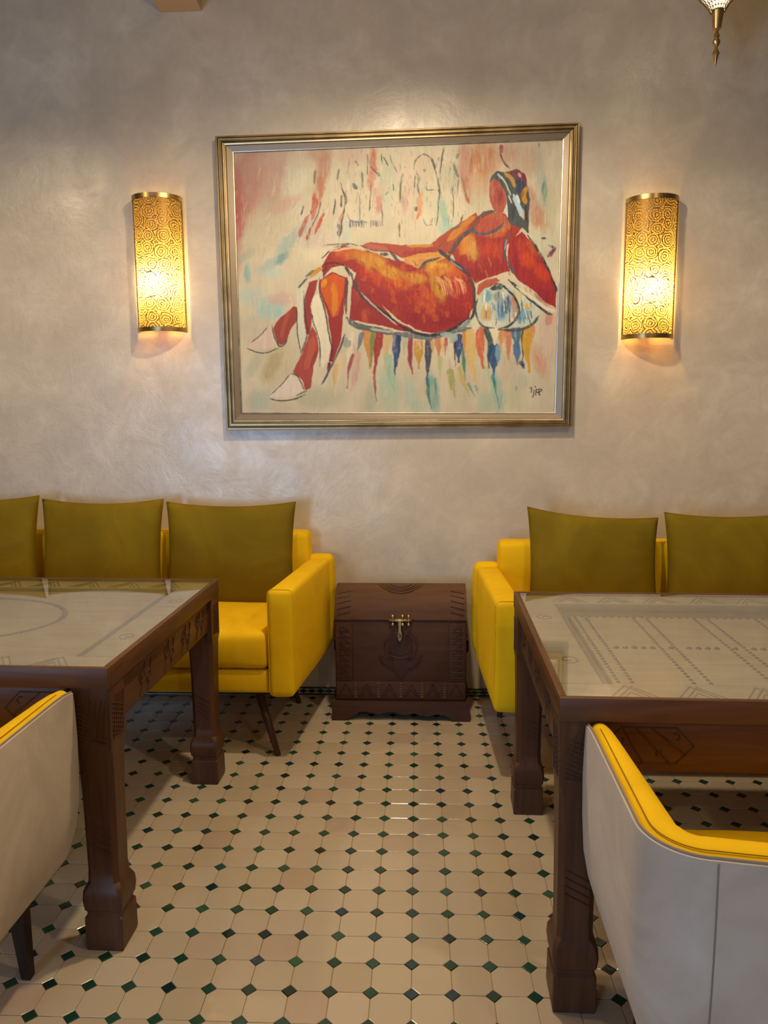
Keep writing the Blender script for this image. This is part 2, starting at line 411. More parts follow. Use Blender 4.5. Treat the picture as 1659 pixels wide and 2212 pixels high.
# ---- skirting of small mosaic lozenges
sk = mesh('baseboard_back', box(X0, X1, WY - .006, WY - .0005, -.004, .042), 'grout'); tag(sk, kind=S)
def prism(poly, y0, y1): return ext(poly, y0, y1)
loz = mk('mosaic_tile', prism([(-.021, 0), (0, -.0105), (.021, 0), (0, .0105)], -.003, 0), 'green_tile')
tri = mk('mosaic_tile_cream', prism([(-.019, .0115), (0, .002), (.019, .0115)], -.003, 0), 'cream_tile')
tri2 = mk('mosaic_tile_cream', prism([(-.019, -.0115), (.019, -.0115), (0, -.002)], -.003, 0), 'cream_tile')
bar = mk('mosaic_strip', prism([(-.021, -.0028), (.021, -.0028), (.021, .0028), (-.021, .0028)], -.0035, 0), 'green_tile')
for k in range(-20, 16):
    x = GX + k * .0425
    for me, dx, z in ((loz, 0, .021), (tri, .02125, .021), (tri2, .02125, .021), (bar, 0, .0375), (bar, 0, .0045)):
        o = bpy.data.objects.new('mosaic_tile', me); COL.objects.link(o); o.parent = sk; o.location = (x + dx, WY - .006, z)
V = []
for k in list(range(-96, -20)) + list(range(16, 96)):
    x = GX + k * .0425
    for me, dx, z in ((loz, 0, .021), (bar, 0, .0375), (bar, 0, .0045)):
        V.append(([(v.co.x + x + dx, v.co.y + WY - .006, v.co.z + z) for v in me.vertices], [tuple(p.vertices) for p in me.polygons]))
tag(mesh('far_mosaic_tiles', join(*V), 'green_tile', sk), kind='stuff')

# ------------------------------------------------------------------ sofas
def arm_mesh(xi, xo, xi2, xo2, yf, yb, z0, z1, r=.022):
    vf = soft(0, 1, 0, 1, 0, 1, .01, n=2)
    hx = abs(xo - xi); L = yb - yf
    v, f = soft(-hx / 2, hx / 2, 0, L, z0, z1, r, (.006, 0, .002), 12, .0012)
    out = []
    for x, y, z in v:
        t = max(0, min(1, y / L)); cx = (xi + xo) / 2 * (1 - t) + (xi2 + xo2) / 2 * t; out.append((cx + x, yf + y, z))
    return out, f
def sofa(label, side, arm, yf, yb, zt, zb, length, btop, nseat=3):
    """side=+1: visible arm is the right-hand one. arm=(inner front, outer front, inner back, outer back)"""
    xi, xo, xi2, xo2 = arm
    root = thing('sofa', label, 'sofa', (0, 0, 0))
    xe = xi - side * length; lo, hi = min(xi, xe), max(xi, xe)
    za = .39
    mesh('seat_base', soft(lo, hi, yf + .025, yb - .03, zb + .005, za - .008, .014, (0, .004, 0), 16), 'yellow_velvet', root, True)
    wS = (hi - lo) / nseat
    for k in range(nseat):
        mesh('seat_cushion', soft(lo + k * wS + .003, lo + (k + 1) * wS - .003, yf + .015, yb - .13, za - .004, zt - .195 + .015, .03, (.004, .006, .018), 14, .003), 'yellow_velvet', root, True)
    mesh('backrest', soft(lo if side > 0 else xi2 - .014, xi2 + .018 if side > 0 else hi, yb - .115, yb, zb + .02, btop, .028, (0, .006, .004), 18, .002), 'yellow_velvet', root, True)
    a = mesh('armrest', arm_mesh(xi, xo, xi2, xo2, yf, yb - .075, zb, zt), 'yellow_velvet', root, True)
    e = mesh('armrest_end', arm_mesh(xi2 - side * .0, xo2 + side * .004, xi2, xo2 + side * .006, yb - .085, yb + .0, zb + .02, zt + .012, .03), 'yellow_velvet', root, True)
    # piping round the front face of the arm
    x_a, x_b = min(xi, xo), max(xi, xo); rr = .024; y = yf + .012
    pts = []
    for (cx, cz, a0) in ((x_b - rr, zt - rr, 0), (x_a + rr, zt - rr, 90), (x_a + rr, zb + rr, 180), (x_b - rr, zb + rr, 270)):
        for q in range(5):
            an = math.radians(a0 + q * 22.5); pts.append((cx + (rr - .001) * math.cos(an), y, cz + (rr - .001) * math.sin(an)))
    mesh('piping', tube(pts, .0028, 6, closed=True), 'yellow_velvet', a, True)
    fx = xe - side * .0; b2 = mesh('armrest', arm_mesh(fx, fx - side * .11, fx, fx - side * .11, yf, yb, zb, zt), 'yellow_velvet', root, True)
    # tapered splayed legs
    for (lx, ly, sx, sy) in ((xi - side * .07, yf + .10, side, .0), (xi - side * .07, yb - .11, side, 1), (xe + side * .07, yf + .10, -side, .0), (xe + side * .07, yb - .11, -side, 1)):
        top = Vector((lx, ly, zb + .012)); bot = Vector((lx + sx * .085, ly - (.02 if sy == 0 else -.04), .0))
        mesh('leg', tube([bot, bot.lerp(top, .02), top], [.011, .012, .0195], 14), 'sofa_leg_wood', root, True)
    return root
sofa('yellow velvet sofa left of the carved wooden chest, three olive cushions on it', 1, (-.588, -.486, -.522, -.402), -.41, .30, .715, .280, 2.15, .842)
sofa('yellow velvet sofa right of the carved wooden chest, two olive cushions on it', -1, (.388, .284, .372, .256), -.54, .165, .706, .280, 2.15, .822)

def pillow(label, xa, xb, z0, z1, yb, yt, T, seed, pinch=.055):
    n = 26; V = []; Fc = []; w_, h_ = xb - xa, z1 - z0; rs = random.Random(seed)
    o1, o2 = rs.uniform(0, 90), rs.uniform(0, 90)
    for side in (1, -1):
        for j in range(n + 1):
            for i in range(n + 1):
                u = -1 + 2 * i / n; v = -1 + 2 * j / n
                u = math.copysign(abs(u) ** .85, u) if u else 0; v = math.copysign(abs(v) ** .85, v) if v else 0
                x = u * (1 - pinch * (1 - v ** 2) * (abs(u) ** 3)); z = v * (1 - (pinch * 1.75 if v > 0 else .02) * (1 - u ** 2) * (abs(v) ** 3))
                th = ((1 - u ** 2) * (1 - v ** 2)) ** .42 * T
                if side < 0: th *= .6
                wr = (mnoise.noise(Vector((u * 2.2 + o1, v * 1.3, o2))) * .010 + mnoise.noise(Vector((u * 7 + o1, v * 2.4, o2))) * .004) * (1 - max(abs(u), abs(v)) ** 6)
                X = xa + w_ * (x + 1) / 2; t = (z + 1) / 2; Z = z0 + h_ * t; Y = yb + (yt - yb) * t - side * (th + wr)
                V.append((X, Y, Z))
    N = (n + 1) ** 2
    for s in (0, 1):
        for j in range(n):
            for i in range(n):
                a = s * N + j * (n + 1) + i; q = (a, a + 1, a + n + 2, a + n + 1); Fc.append(q if s == 0 else q[::-1])
    me = bpy.data.meshes.new('throw_cushion'); me.from_pydata(V, [], Fc)
    bm = bmesh.new(); bm.from_mesh(me); bmesh.ops.remove_doubles(bm, verts=bm.verts, dist=.0006); bmesh.ops.recalc_face_normals(bm, faces=bm.faces); bm.to_mesh(me); bm.free()
    o = link('throw_cushion', me, 'olive_velvet', smooth=True); tag(o, label, 'cushion'); return o
gl_ = 'olive cushions along the left sofa'; gr_ = 'olive cushions along the right sofa'
c = pillow('olive velvet cushion at the arm end of the left sofa, seat visible beneath it', -1.158, -.556, .515, .990, .090, .165, .080, 3); c['group'] = gl_
c = pillow('olive velvet cushion in the middle of the left sofa, between two others', -1.742, -1.168, .515, 1.004, .090, .165, .080, 5); c['group'] = gl_
c = pillow('olive velvet cushion on the left sofa cut off by the left picture edge', -2.33, -1.752, .515, 1.020, .090, .165, .080, 7); c['group'] = gl_
c = pillow('olive velvet cushion nearest the armrest of the right sofa', .472, 1.034, .505, .962, -.045, .015, .080, 9); c['group'] = gr_
for v in c.data.vertices:
    if v.co.z > .7: v.co.z += (.753 - v.co.x) * .085 * (v.co.z - .7) / .26
c = pillow('olive velvet cushion on the right sofa cut off by the right picture edge', 1.056, 1.62, .505, .962, -.045, .015, .080, 12); c['group'] = gr_

# ------------------------------------------------------------------ tables
def leg_mesh(cx, cy, zt):
    L = [(0, .049, 0), (.012, .051, 0), (.092, .050, 0), (.098, .045, 0), (.108, .045, 0), (.114, .050, .004), (.14, .0535, .006), (.165, .052, .008), (.178, .047, .010), (.186, .0425, .012), (.22, .0415, .013), (.42, .0435, .013), (.545, .046, .010), (.56, .0475, .002), (.57, .049, 0), (zt, .049, 0)]
    secs = []
    for z, a, ch in L:
        ch = max(ch, .0022)
        secs.append([(cx + x, cy + y, z) for x, y in ((a, -a + ch), (a, a - ch), (a - ch, a), (-a + ch, a), (-a, a - ch), (-a, -a + ch), (-a + ch, -a), (a - ch, -a))])
    return loft(secs)
def scroll(cx, cz, r, turns, dirn=1, ph=0.0, n=22):
    return [(cx + r * (1 - .75 * i / n) * math.cos(ph + dirn * turns * 2 * math.pi * i / n), cz + r * (1 - .75 * i / n) * math.sin(ph + dirn * turns * 2 * math.pi * i / n)) for i in range(n + 1)]
def ornament(cx, cz, w_, h_):
    """carved lozenge with scrolls; 2-D polylines"""
    P = [[(cx - w_ / 2, cz), (cx - w_ * .3, cz + h_ / 2), (cx + w_ * .3, cz + h_ / 2), (cx + w_ / 2, cz), (cx + w_ * .3, cz - h_ / 2), (cx - w_ * .3, cz - h_ / 2), (cx - w_ / 2, cz)],
         [(cx - w_ * .3, cz + h_ / 2), (cx - w_ * .05, cz - h_ / 2)], [(cx - w_ * .15, cz + h_ / 2), (cx + w_ * .25, cz - h_ / 2)], [(cx + w_ * .02, cz + h_ / 2), (cx + w_ * .42, cz - h_ * .25)],
         [(cx - w_ * .3, cz - h_ / 2), (cx - w_ * .28, cz + h_ * .2)]]
    P += [scroll(cx - w_ * .38, cz, h_ * .16, .45, 1, 1), scroll(cx + w_ * .3, cz + h_ * .2, h_ * .15, .5, -1, 2), scroll(cx + w_ * .12, cz - h_ * .25, h_ * .13, .5, 1, 1)]
    return P
def carve(lines, place, r=.0022):
    return join(*[tube([place(a, b) for a, b in l], r, 5) for l in lines])
def band(x0, x1, z0, z1, kind, rs):
    """arabesque panel between x0 and x1"""
    L = []; h = z1 - z0; cz = (z0 + z1) / 2; n = max(1, int((x1 - x0) / .10))
    for k in range(n):
        cx = x0 + (k + .5) * (x1 - x0) / n; L.append(scroll(cx - .022, cz + h * .12, h * .26, 1.3, 1, rs.random() * 6)); L.append(scroll(cx + .022, cz - h * .1, h * .24, 1.3, -1, rs.random() * 6))
        L.append([(cx - .045, cz - h * .45), (cx - .015, cz + h * .1), (cx + .0, cz + h * .45)]); L.append([(cx + .01, cz - h * .45), (cx + .035, cz), (cx + .045, cz + h * .4)])
    return L
def table(name_label, loc, rz, W, D, flip, rich):
    """local frame: origin at the visible front corner on the floor, x runs away from the aisle (flip=+1) or mirrored (-1), y to the back"""
    root = thing('dining_table', name_label, 'table', loc, rz)
    s = flip; X = lambda x: s * x; H = .776
    def bx(x0, x1, *a, **k): return bbox(min(X(x0), X(x1)), max(X(x0), X(x1)), *a, **k)
    def sx(x0, x1, *a): return box(min(X(x0), X(x1)), max(X(x0), X(x1)), *a)
    # top frame: four rails round the glass
    rw = .016; zt0 = .721
    for nm, b, m in (('top_rail', (0, W, 0, rw, zt0, H), 'walnut_x'), ('top_rail', (0, W, D - rw, D, zt0, H), 'walnut_x'), ('top_rail', (0, rw, rw, D - rw, zt0, H), 'walnut_y'), ('top_rail', (W - rw, W, rw, D - rw, zt0, H), 'walnut_y')):
        mesh(nm, bx(*b, r=.0025), m, root, auto=35)
    g = mesh('glass_top', sx(rw + .0015, W - rw - .0015, rw + .0015, D - rw - .0015, H - .0075, H - .0015), 'table_glass', root)
    mesh('tabletop_panel', sx(rw, W - rw, rw, D - rw, zt0 - .002, .738), 'top_wood_dark', root)
    # carved boards below the glass
    bw = .105; y0, y1, x0, x1 = rw, D - rw, rw, W - rw; zb = .738; ztb = .7655
    boards = [(x0, x1, y0, y0 + bw), (x0, x1, y1 - bw, y1), (x0, x0 + bw, y0 + bw + .002, y1 - bw - .002), (x1 - bw, x1, y0 + bw + .002, y1 - bw - .002)]
    for i, (a, b, c_, d) in enumerate(boards): mesh('border_board', bx(a, b, c_, d, zb, ztb, r=.003), 'top_wood', root, auto=35)
    ix0, ix1, iy0, iy1 = x0 + bw + .03, x1 - bw - .03, y0 + bw + .02, y1 - bw - .03 - (.10 if rich else 0)
    mesh('inner_moulding', join(sx(ix0 - .022, ix1 + .022, iy1 + .004, iy1 + .016, zb, .754), sx(ix0 - .022, ix1 + .022, iy0 - .016, iy0 - .004, zb, .754), sx(ix0 - .022, ix0 - .010, iy0 - .004, iy1 + .004, zb, .754), sx(ix1 + .010, ix1 + .022, iy0 - .004, iy1 + .004, zb, .754)), 'top_wood_dark', root)
    mesh('inner_panel', bx(ix0, ix1, iy0, iy1, zb, .758, r=.003), 'top_wood', root, auto=35)
    rs = random.Random(11)
    P = lambda a, b: (X(a), b, ztb - .0004)
    L = []
    for yc in (y0 + bw / 2, y1 - bw / 2):
        k = 0; x = x0 + .1
        while x < x1 - .12:
            L += [[(x, yc - .04), (x + .05, yc + .04)], [(x + .018, yc - .04), (x + .068, yc + .04)], [(x + .05, yc + .04), (x + .1, yc - .04)], [(x + .068, yc + .03), (x + .118, yc - .04)], [(x + .03, yc - .042), (x + .055, yc), (x + .085, yc - .042)]]
            x += .15
    for xc in (x0 + bw / 2, x1 - bw / 2):
        L += [scroll(xc, (y0 + y1) / 2 + q, .030, 1.2, 1, q * 9) for q in (-.2, .2)]
    mesh('carving', carve(L, P, .0026), 'top_wood_dark', root)['kind'] = 'stuff'
    if rich:
        st = []
        def stud(x, y, r=.0065): st.append(xf(lathe([(r, 0), (r * .8, r * .35), (r * .4, r * .6), (.0005, r * .7)], 8), Matrix.Translation((X(x), y, .758))))
        xs = [ix0 + .012, ix0 + .045, ix0 + .19, ix0 + .23]; k = 0
        while xs[-1] + .19 < ix1: xs += [xs[-2] + .185, xs[-1] + .185]
        for x in xs:
            y = iy0 + .012
            while y < iy1 - .005: stud(x, y, .0058); y += .0215
        x = ix0 + .012
        while x < ix1: stud(x, iy1 - .010, .0052); x += .023
        ym = iy0 + (iy1 - iy0) * .47; x = ix0 + .07
        while x < ix1:
            if all(abs(x - q) > .012 for q in xs): stud(x, ym, .0085)
            x += .0245
        tag(mesh('studs', join(*st), 'stud_iron', root, auto=40), kind='stuff')
    else:
        ring = [(X(W / 2 + .36 * math.cos(a)), D / 2 - .02 + .26 * math.sin(a), .7585) for a in [2 * math.pi * i / 48 for i in range(48)]]
        mesh('oval_ring', tube(ring, .009, 6, closed=True, flat=.25), 'top_wood_dark', root)  # flat dark oval line under the glass
    # aprons and legs
    a0 = .600; q = .012; lw = .098
    for nm, b, m in (('apron', (lw, W - lw, q + .004, q + .030, a0, zt0), 'walnut_x'), ('apron', (lw, W - lw, D - q - .030, D - q - .004, a0, zt0), 'walnut_x'),
                     ('apron', (q + .004, q + .030, lw, D - lw, a0, zt0), 'walnut_y'), ('apron', (W - q - .030, W - q - .004, lw, D - lw, a0, zt0), 'walnut_y')):
        ap = mesh(nm, bx(*b, r=.003), m, root, auto=35)
        if b[2] == q + .004 and b[0] == lw:
            L = []; n = 4
            for k in range(n): L += ornament(W * (k + .5) / n + (0.0 if not rich else .02), .662, .20, .085)
            mesh('carving', carve(L, lambda x, z: (X(x), q + .0035, z), .0022), 'carving_wood', ap)['kind'] = 'stuff'
        if b[0] == q + .004:
            L = []
            for (ya, yb_) in ((.19, .37), (.40, .56), (.60, .69), (.74, .86)): L += band(ya, yb_, .605, .705, 0, rs)
            mesh('carving', carve(L, lambda y, z: (X(q + .0035), y, z), .0024), 'carving_wood', ap)['kind'] = 'stuff'
    for (lx, ly) in ((.049 + .003, .049 + .003), (.049 + .003, D - .052), (W - .052, .052), (W - .052, D - .052)):
        lg = mesh('leg', leg_mesh(X(lx), ly, zt0), 'walnut_z', root, auto=30)
        L = []
        for k in range(9): L.append([(-.036, .585 + k * .012), (.036, .560 + k * .012 + .024 - .03)])
        for k in range(5): L.append([(-.030 + k * .014, .583), (-.012 + k * .014, .69)])
        L2 = [[(max(-.04, min(.04, x)), max(.575, min(.695, z))) for x, z in l] for l in L]
        L2 += [[(-.028, .30 + k * .02), (.028, .27 + k * .02)] for k in range(4)]
        tp = lambda x, z, f: (X(lx) + x, ly - (.0495 if z > .55 else .0435), z)
        cv = join(carve(L2, lambda x, z: tp(x, z, 0), .0015), carve(L2[:14], lambda x, z: (X(lx) - s * .0495, ly + x, z), .0015))
        tag(mesh('carving', cv, 'carving_wood', lg), kind='stuff')
    return root
RZ = math.radians(-1.15)
table('dark wooden dining table with carved aprons and glass top in front of the left sofa', (-.7725, -1.484, 0), RZ, 1.45, 1.0, -1, False)
table('dark wooden dining table with glass over studded carved panel, in front of the right sofa', (.315, -1.648, 0), RZ, 1.45, .987, 1, True)

# ------------------------------------------------------------------ chest
ch = thing('storage_chest', 'dark carved wooden chest with domed lid and brass hasp against the back wall', 'chest', (-.0775, .04, 0))
hw = .296; CD = .285; zb0, zl = .088, .468
mesh('body', bbox(-hw, hw, .006, CD, zb0, zl - .002, .004), 'chest_wood', ch, auto=35)
def dome(x0, x1, inset=0.0):
    # lid: rises steeply at the front, rounds over to the back
    pr = [(.0 + inset, zl + .002), (.002 + inset, .50), (.010 + inset, .535), (.030, .570), (.06, .592), (.095, .603), (.135, .606), (.18, .597), (.225, .573), (.262, .535), (CD - .004, .50), (CD, zl + .002)]
    n = len(pr); V = [(x0, y, z) for y, z in pr] + [(x1, y, z) for y, z in pr]
    return V, [tuple(range(n)), tuple(range(2 * n - 1, n - 1, -1))] + [(i, (i + 1) % n, n + (i + 1) % n, n + i) for i in range(n)], pr
V, Fc, pr = dome(-hw, hw)
lid = mesh('lid', (V, Fc), 'chest_lid_wood', ch, auto=20)
def on_dome(x, s):
    """point on lid surface, s = arc length from the front lower edge"""
    acc = 0
    for (a, b) in zip(pr[:-1], pr[1:]):
        d = math.hypot(b[0] - a[0], b[1] - a[1])
        if acc + d >= s: t = (s - acc) / d; return (x, a[0] + (b[0] - a[0]) * t - .001, a[1] + (b[1] - a[1]) * t + .0005)
        acc += d
    return (x, pr[-1][0], pr[-1][1])
L = []
for sgn in (-1, 1):
    for k in range(5): L.append([(sgn * (.285 - .0 * k), .02 + k * .026), (sgn * .225, .035 + k * .026)])
    L.append([(sgn * .222, .005), (sgn * .222, .20)]); L.append([(sgn * .290, .005), (sgn * .290, .20)])
for r in (.10, .085, .07, .05): L.append([(r * math.cos(a), .215 - r * .9 * math.sin(a)) for a in [math.pi * i / 16 for i in range(17)]])
mesh('carving', join(*[tube([on_dome(a, b) for a, b in l], .0022, 5) for l in L]), 'chest_dark_wood', lid)['kind'] = 'stuff'
mesh('lid_seam', box(-hw + .004, hw - .004, .003, .010, zl - .004, zl + .003), 'chest_dark_wood', ch)
# front boards, corner columns, carved base panels
fc = []
for sgn in (-1, 1):
    col_ = mesh('corner_board', bbox(min(sgn * .292, sgn * .218), max(sgn * .292, sgn * .218), -.001, .008, .185, .455, .002), 'chest_wood', ch, auto=35)
    L = []
    for k in range(9):
        z = .20 + k * .027
        L += [[(sgn * .228, z), (sgn * .282, z)], [(sgn * (.235 + .01 * (k % 2)), z + .004), (sgn * (.262 + .01 * (k % 2)), z + .023)], [(sgn * .27, z + .003), (sgn * .27, z + .02)]]
    mesh('carving', carve(L, lambda x, z: (x, -.0015, z), .0022), 'chest_dark_wood', col_)['kind'] = 'stuff'
bandp = mesh('base_panel', bbox(-.292, .292, -.0015, .008, .100, .182, .002), 'chest_wood', ch, auto=35)
for x in (-.204, -.100, .0, .097, .199):
    pts = [bbox(x - .007, x + .007, -.006, -.001, .107 + k * .012, .116 + k * .012, .0015, 1) for k in range(6)]
    tag(mesh('carved_divider', join(*pts), 'chest_lid_wood', bandp), kind='stuff')
L = [[(x0 + .012, .112), (x0 + .045, .172), (x0 + .078, .112)] for x0 in (-.295, -.20, -.096, .004, .101, .205)]
L += [[(x0 + .022, .112), (x0 + .045, .15), (x0 + .068, .112)] for x0 in (-.20, -.096, .004, .101)]
mesh('carving', carve([[(max(-.288, min(.288, a)), b) for a, b in l] for l in L], lambda x, z: (x, -.0018, z), .002), 'chest_dark_wood', bandp)['kind'] = 'stuff'
med = [(.075 * math.cos(a), .355 + .062 * math.sin(a)) for a in [math.radians(20 + 320 * i / 30 + 90) for i in range(31)]]
L = [med, [(.05 * math.cos(a), .355 + .042 * math.sin(a)) for a in [2 * math.pi * i / 24 for i in range(25)]]]
cres = [(-.10, .305), (-.08, .272), (-.05, .25), (0, .238), (.05, .25), (.08, .272), (.10, .305), (.07, .288), (.03, .278), (.0, .276), (-.03, .278), (-.07, .288)]
mot = mesh('carved_medallion', join(ext([(a * .98, b) for a, b in cres], -.003, .006), ext([(-.035, .24), (0, .20), (.035, .24), (.03, .28), (.055, .33), (.048, .375), (.02, .40), (-.02, .40), (-.048, .375), (-.055, .33), (-.03, .28)], -.002, .006)), 'chest_dark_wood', ch)
mesh('carving', carve(L, lambda x, z: (x, -.003, z), .0024), 'chest_wood', mot)['kind'] = 'stuff'
# scalloped plinth
po = [(-.313, .09), (.313, .09), (.313, .0), (.235, .0), (.222, .018), (.20, .030), (.165, .034), (.14, .028), (.12, .022), (.10, .030), (.07, .040), (.045, .036), (.02, .030), (.0, .034), (-.02, .042), (-.05, .044), (-.085, .036), (-.10, .030), (-.12, .036), (-.16, .044), (-.19, .040), (-.21, .025), (-.235, .012), (-.25, .0), (-.313, .0)]
mesh('plinth', ext(po, -.014, .008), 'chest_wood', ch)
mesh('plinth_side', join(box(-.313, -.295, .008, CD, 0, .09), box(.295, .313, .008, CD, 0, .09), box(-.295, .295, CD - .02, CD, 0, .09)), 'chest_wood', ch)
mesh('floor_board', box(-.295, .295, .008, CD - .02, .070, .088), 'chest_dark_wood', ch)
# brass hasp
hs = mesh('hasp', join(tube([(-.052, -.010, .470), (.050, -.010, .470)], [.0052, .0052], 10), bbox(-.052, .050, -.008, .0, .464, .476, .001, 1)), 'old_brass', ch, True)
for x in (-.034, .010, .037):
    kn = join(*[xf(lathe([(.0002, -.0085), (.005, -.007), (.0078, -.002), (.0078, .002), (.005, .007), (.0002, .0085)], 12), Matrix.Translation((x, -.012, z))) for z in (.490, .452)],
              tube([(x, -.012, .452), (x, -.012, .490)], .0035, 8))
    mesh('hinge_knob', kn, 'old_brass', hs, True)
st = [(-.0065, .468), (.0065, .468), (.0055, .445), (.0050, .425), (.009, .410), (.009, .395), (.0035, .381), (0, .376), (-.0035, .381), (-.009, .395), (-.009, .410), (-.005, .425), (-.0055, .445)]
sp = mesh('strap', ext([(x - .003, z) for x, z in st], -.017, -.0125), 'old_brass', hs)
mesh('staple', tube([(-.003 + .0042 * math.cos(a), -.018 - .003 * abs(math.sin(a)), .402 + .008 * math.sin(a)) for a in [2 * math.pi * i / 14 for i in range(14)]], .0016, 6, closed=True), 'iron', hs, True)
for sgn in (-1, 1):
    hd = mesh('side_handle', tube([(sgn * (hw + .006), .10, .335), (sgn * (hw + .012), .10, .345), (sgn * (hw + .012), .10, .30), (sgn * (hw + .010), .12, .285), (sgn * (hw + .010), .18, .285), (sgn * (hw + .012), .20, .30), (sgn * (hw + .012), .20, .345), (sgn * (hw + .006), .20, .335)], .004, 8), 'iron', ch, True)

# ------------------------------------------------------------------ tub chairs
def tub_chair(label, loc, rz=0.0, Wd=.62, Dp=.51, H=.727, rich=True):
    """local: y forward is toward the table, origin centre of footprint"""
    root = thing('tub_chair', label, 'chair', loc, rz)
    a, b = Wd / 2, Dp / 2; rc = .105
    path = []
    m = 10
    for i in range(m): path.append((-a, b - (Dp - rc) * i / m))                # left arm, front to back
    for i in range(13):
        an = math.pi + math.pi / 2 * i / 12; path.append((-a + rc + rc * math.cos(an), -b + rc + rc * math.sin(an)))
    for i in range(1, 12): path.append((-a + rc + (Wd - 2 * rc) * i / 12, -b - .018 * math.sin(math.pi * i / 12)))
    for i in range(13):
        an = 1.5 * math.pi + math.pi / 2 * i / 12; path.append((a - rc + rc * math.cos(an), -b + rc + rc * math.sin(an)))
    for i in range(1, m + 1): path.append((a, -b + rc + (Dp - rc) * i / m))
    P = [Vector((x, y, 0)) for x, y in path]; N = []
    for i in range(len(P)):
        t = (P[min(i + 1, len(P) - 1)] - P[max(i - 1, 0)]).normalized(); N.append(Vector((-t.y, t.x, 0)))   # inward
    if N[0].x < 0: N = [-n for n in N]
    tot = len(P) - 1
    def thick(i):
        s = abs(i / tot * 2 - 1); return .052 + .030 * max(0, min(1, (1 - s) * 2.2))
    def zt(i):
        s = abs(i / tot * 2 - 1); return H - .010 * (1 - s) - (.008 * max(0, (s - .93) / .07) ** 2)
    def strip(rows, closed_row=True):
        V, Fc = [], []; k = len(rows[0])
        for r in rows: V += r
        for i in range(len(rows) - 1):
            for j in range(k if closed_row else k - 1): Fc.append((i * k + j, i * k + (j + 1) % k, (i + 1) * k + (j + 1) % k, (i + 1) * k + j))
        if closed_row: Fc += [tuple(range(k)), tuple((len(rows) - 1) * k + j for j in range(k))]
        return V, Fc
    # outer shell: cross-section from bottom to rim, 12 mm thick
    prof = [(.255, .062), (.262, .052), (.30, .034), (.36, .016), (.42, .005), (.50, 0), (.60, -.002), (.68, 0)]
    rows = []
    for i in range(len(P)):
        r = []
        for z, ins in prof: r.append(tuple(P[i] + N[i] * ins + Vector((0, 0, z))))
        r.append(tuple(P[i] + N[i] * .002 + Vector((0, 0, zt(i) - .004)))); r.append(tuple(P[i] + N[i] * .010 + Vector((0, 0, zt(i) - .002))))
        for z, ins in reversed(prof): r.append(tuple(P[i] + N[i] * (ins + .012) + Vector((0, 0, z + (.0 if z > .3 else .004)))))
        rows.append(r)
    mesh('outer_shell', strip(rows), 'grey_velvet', root, auto=50)
    rows = []
    for i in range(len(P)):
        t = thick(i); r = []
        for z, ins in ((.285, .058), (.33, .044), (.42, .020), (.55, .0125), (.68, .0125)): r.append(tuple(P[i] + N[i] * ins + Vector((0, 0, z))))
        Z = zt(i)
        for an in (180, 160, 135, 110, 90, 70, 45, 20, 0):
            c_, s_ = math.cos(math.radians(an)), math.sin(math.radians(an))
            r.append(tuple(P[i] + N[i] * (.012 + (t - .012) * (.5 + .5 * c_)) + Vector((0, 0, Z - .016 + .018 * s_))))
        for z, ins in ((.60, 1.08), (.50, 1.15), (.40, 1.2), (.33, 1.2), (.285, 1.25)): r.append(tuple(P[i] + N[i] * max(t * ins, .075 if z < .35 else 0) + Vector((0, 0, z))))
        r = [r[k] for k in range(len(r))]; rows.append(r)
    pad = mesh('inner_padding', strip(rows), 'yellow_velvet', root, auto=60)
    seam = [tuple(P[i] + N[i] * .0245 + Vector((0, 0, zt(i) + .0003))) for i in range(1, len(P) - 1)]
    mesh('seam', tube(seam, .0011, 5), 'yellow_seam', pad)
    wl = [tuple(P[i] + N[i] * .0075 + Vector((0, 0, zt(i) - .0015))) for i in range(0, len(P))]
    mesh('piping', tube(wl, .0024, 6), 'grey_seam', pad)
    k = m + 6 + 7
    for kk in (m + 12, tot - m - 12):
        vs = [tuple(P[kk] + N[kk] * (ins - .001) + Vector((0, 0, z))) for z, ins in prof] + [tuple(P[kk] + Vector((0, 0, zt(kk) - .006)))]
        mesh('back_seam', tube(vs, .0014, 6), 'grey_seam', root)
    mesh('seat_cushion', soft(-a + .088, a - .088, -b + .105, b + .012, .335, .478, .032, (.0, .012, .020), 12, .003), 'yellow_velvet', root, True)
    mesh('seat_frame', soft(-a + .075, a - .075, -b + .09, b - .02, .262, .337, .02, (0, 0, 0), 8), 'grey_velvet', root, True)
    for (lx, ly, ox, oy) in ((-a + .13, b - .10, -.008, .012), (a - .13, b - .10, .008, .012), (-a + .13, -b + .13, -.02, -.03), (a - .13, -b + .13, .02, -.03)):
        t_ = Vector((lx, ly, .270)); bt = Vector((lx + ox, ly + oy, 0))
        secs = []
        for q, rr in ((0, .0115), (1, .0215)):
            c_ = bt.lerp(t_, q); secs.append([(c_.x + sx * rr, c_.y + sy * rr, c_.z) for sx, sy in ((1, -1), (1, 1), (-1, 1), (-1, -1))])
        mesh('leg', loft(secs), 'leg_black_wood', root)
    return root
tub_chair('tub chair with grey outer shell and yellow inside, before the right table', (.366 + .31, -1.914, 0), math.radians(-1.0))
tub_chair('tub chair with grey outer shell and yellow rim, before the left table', (-.862 - .31, -1.743, 0), math.radians(-1.0))

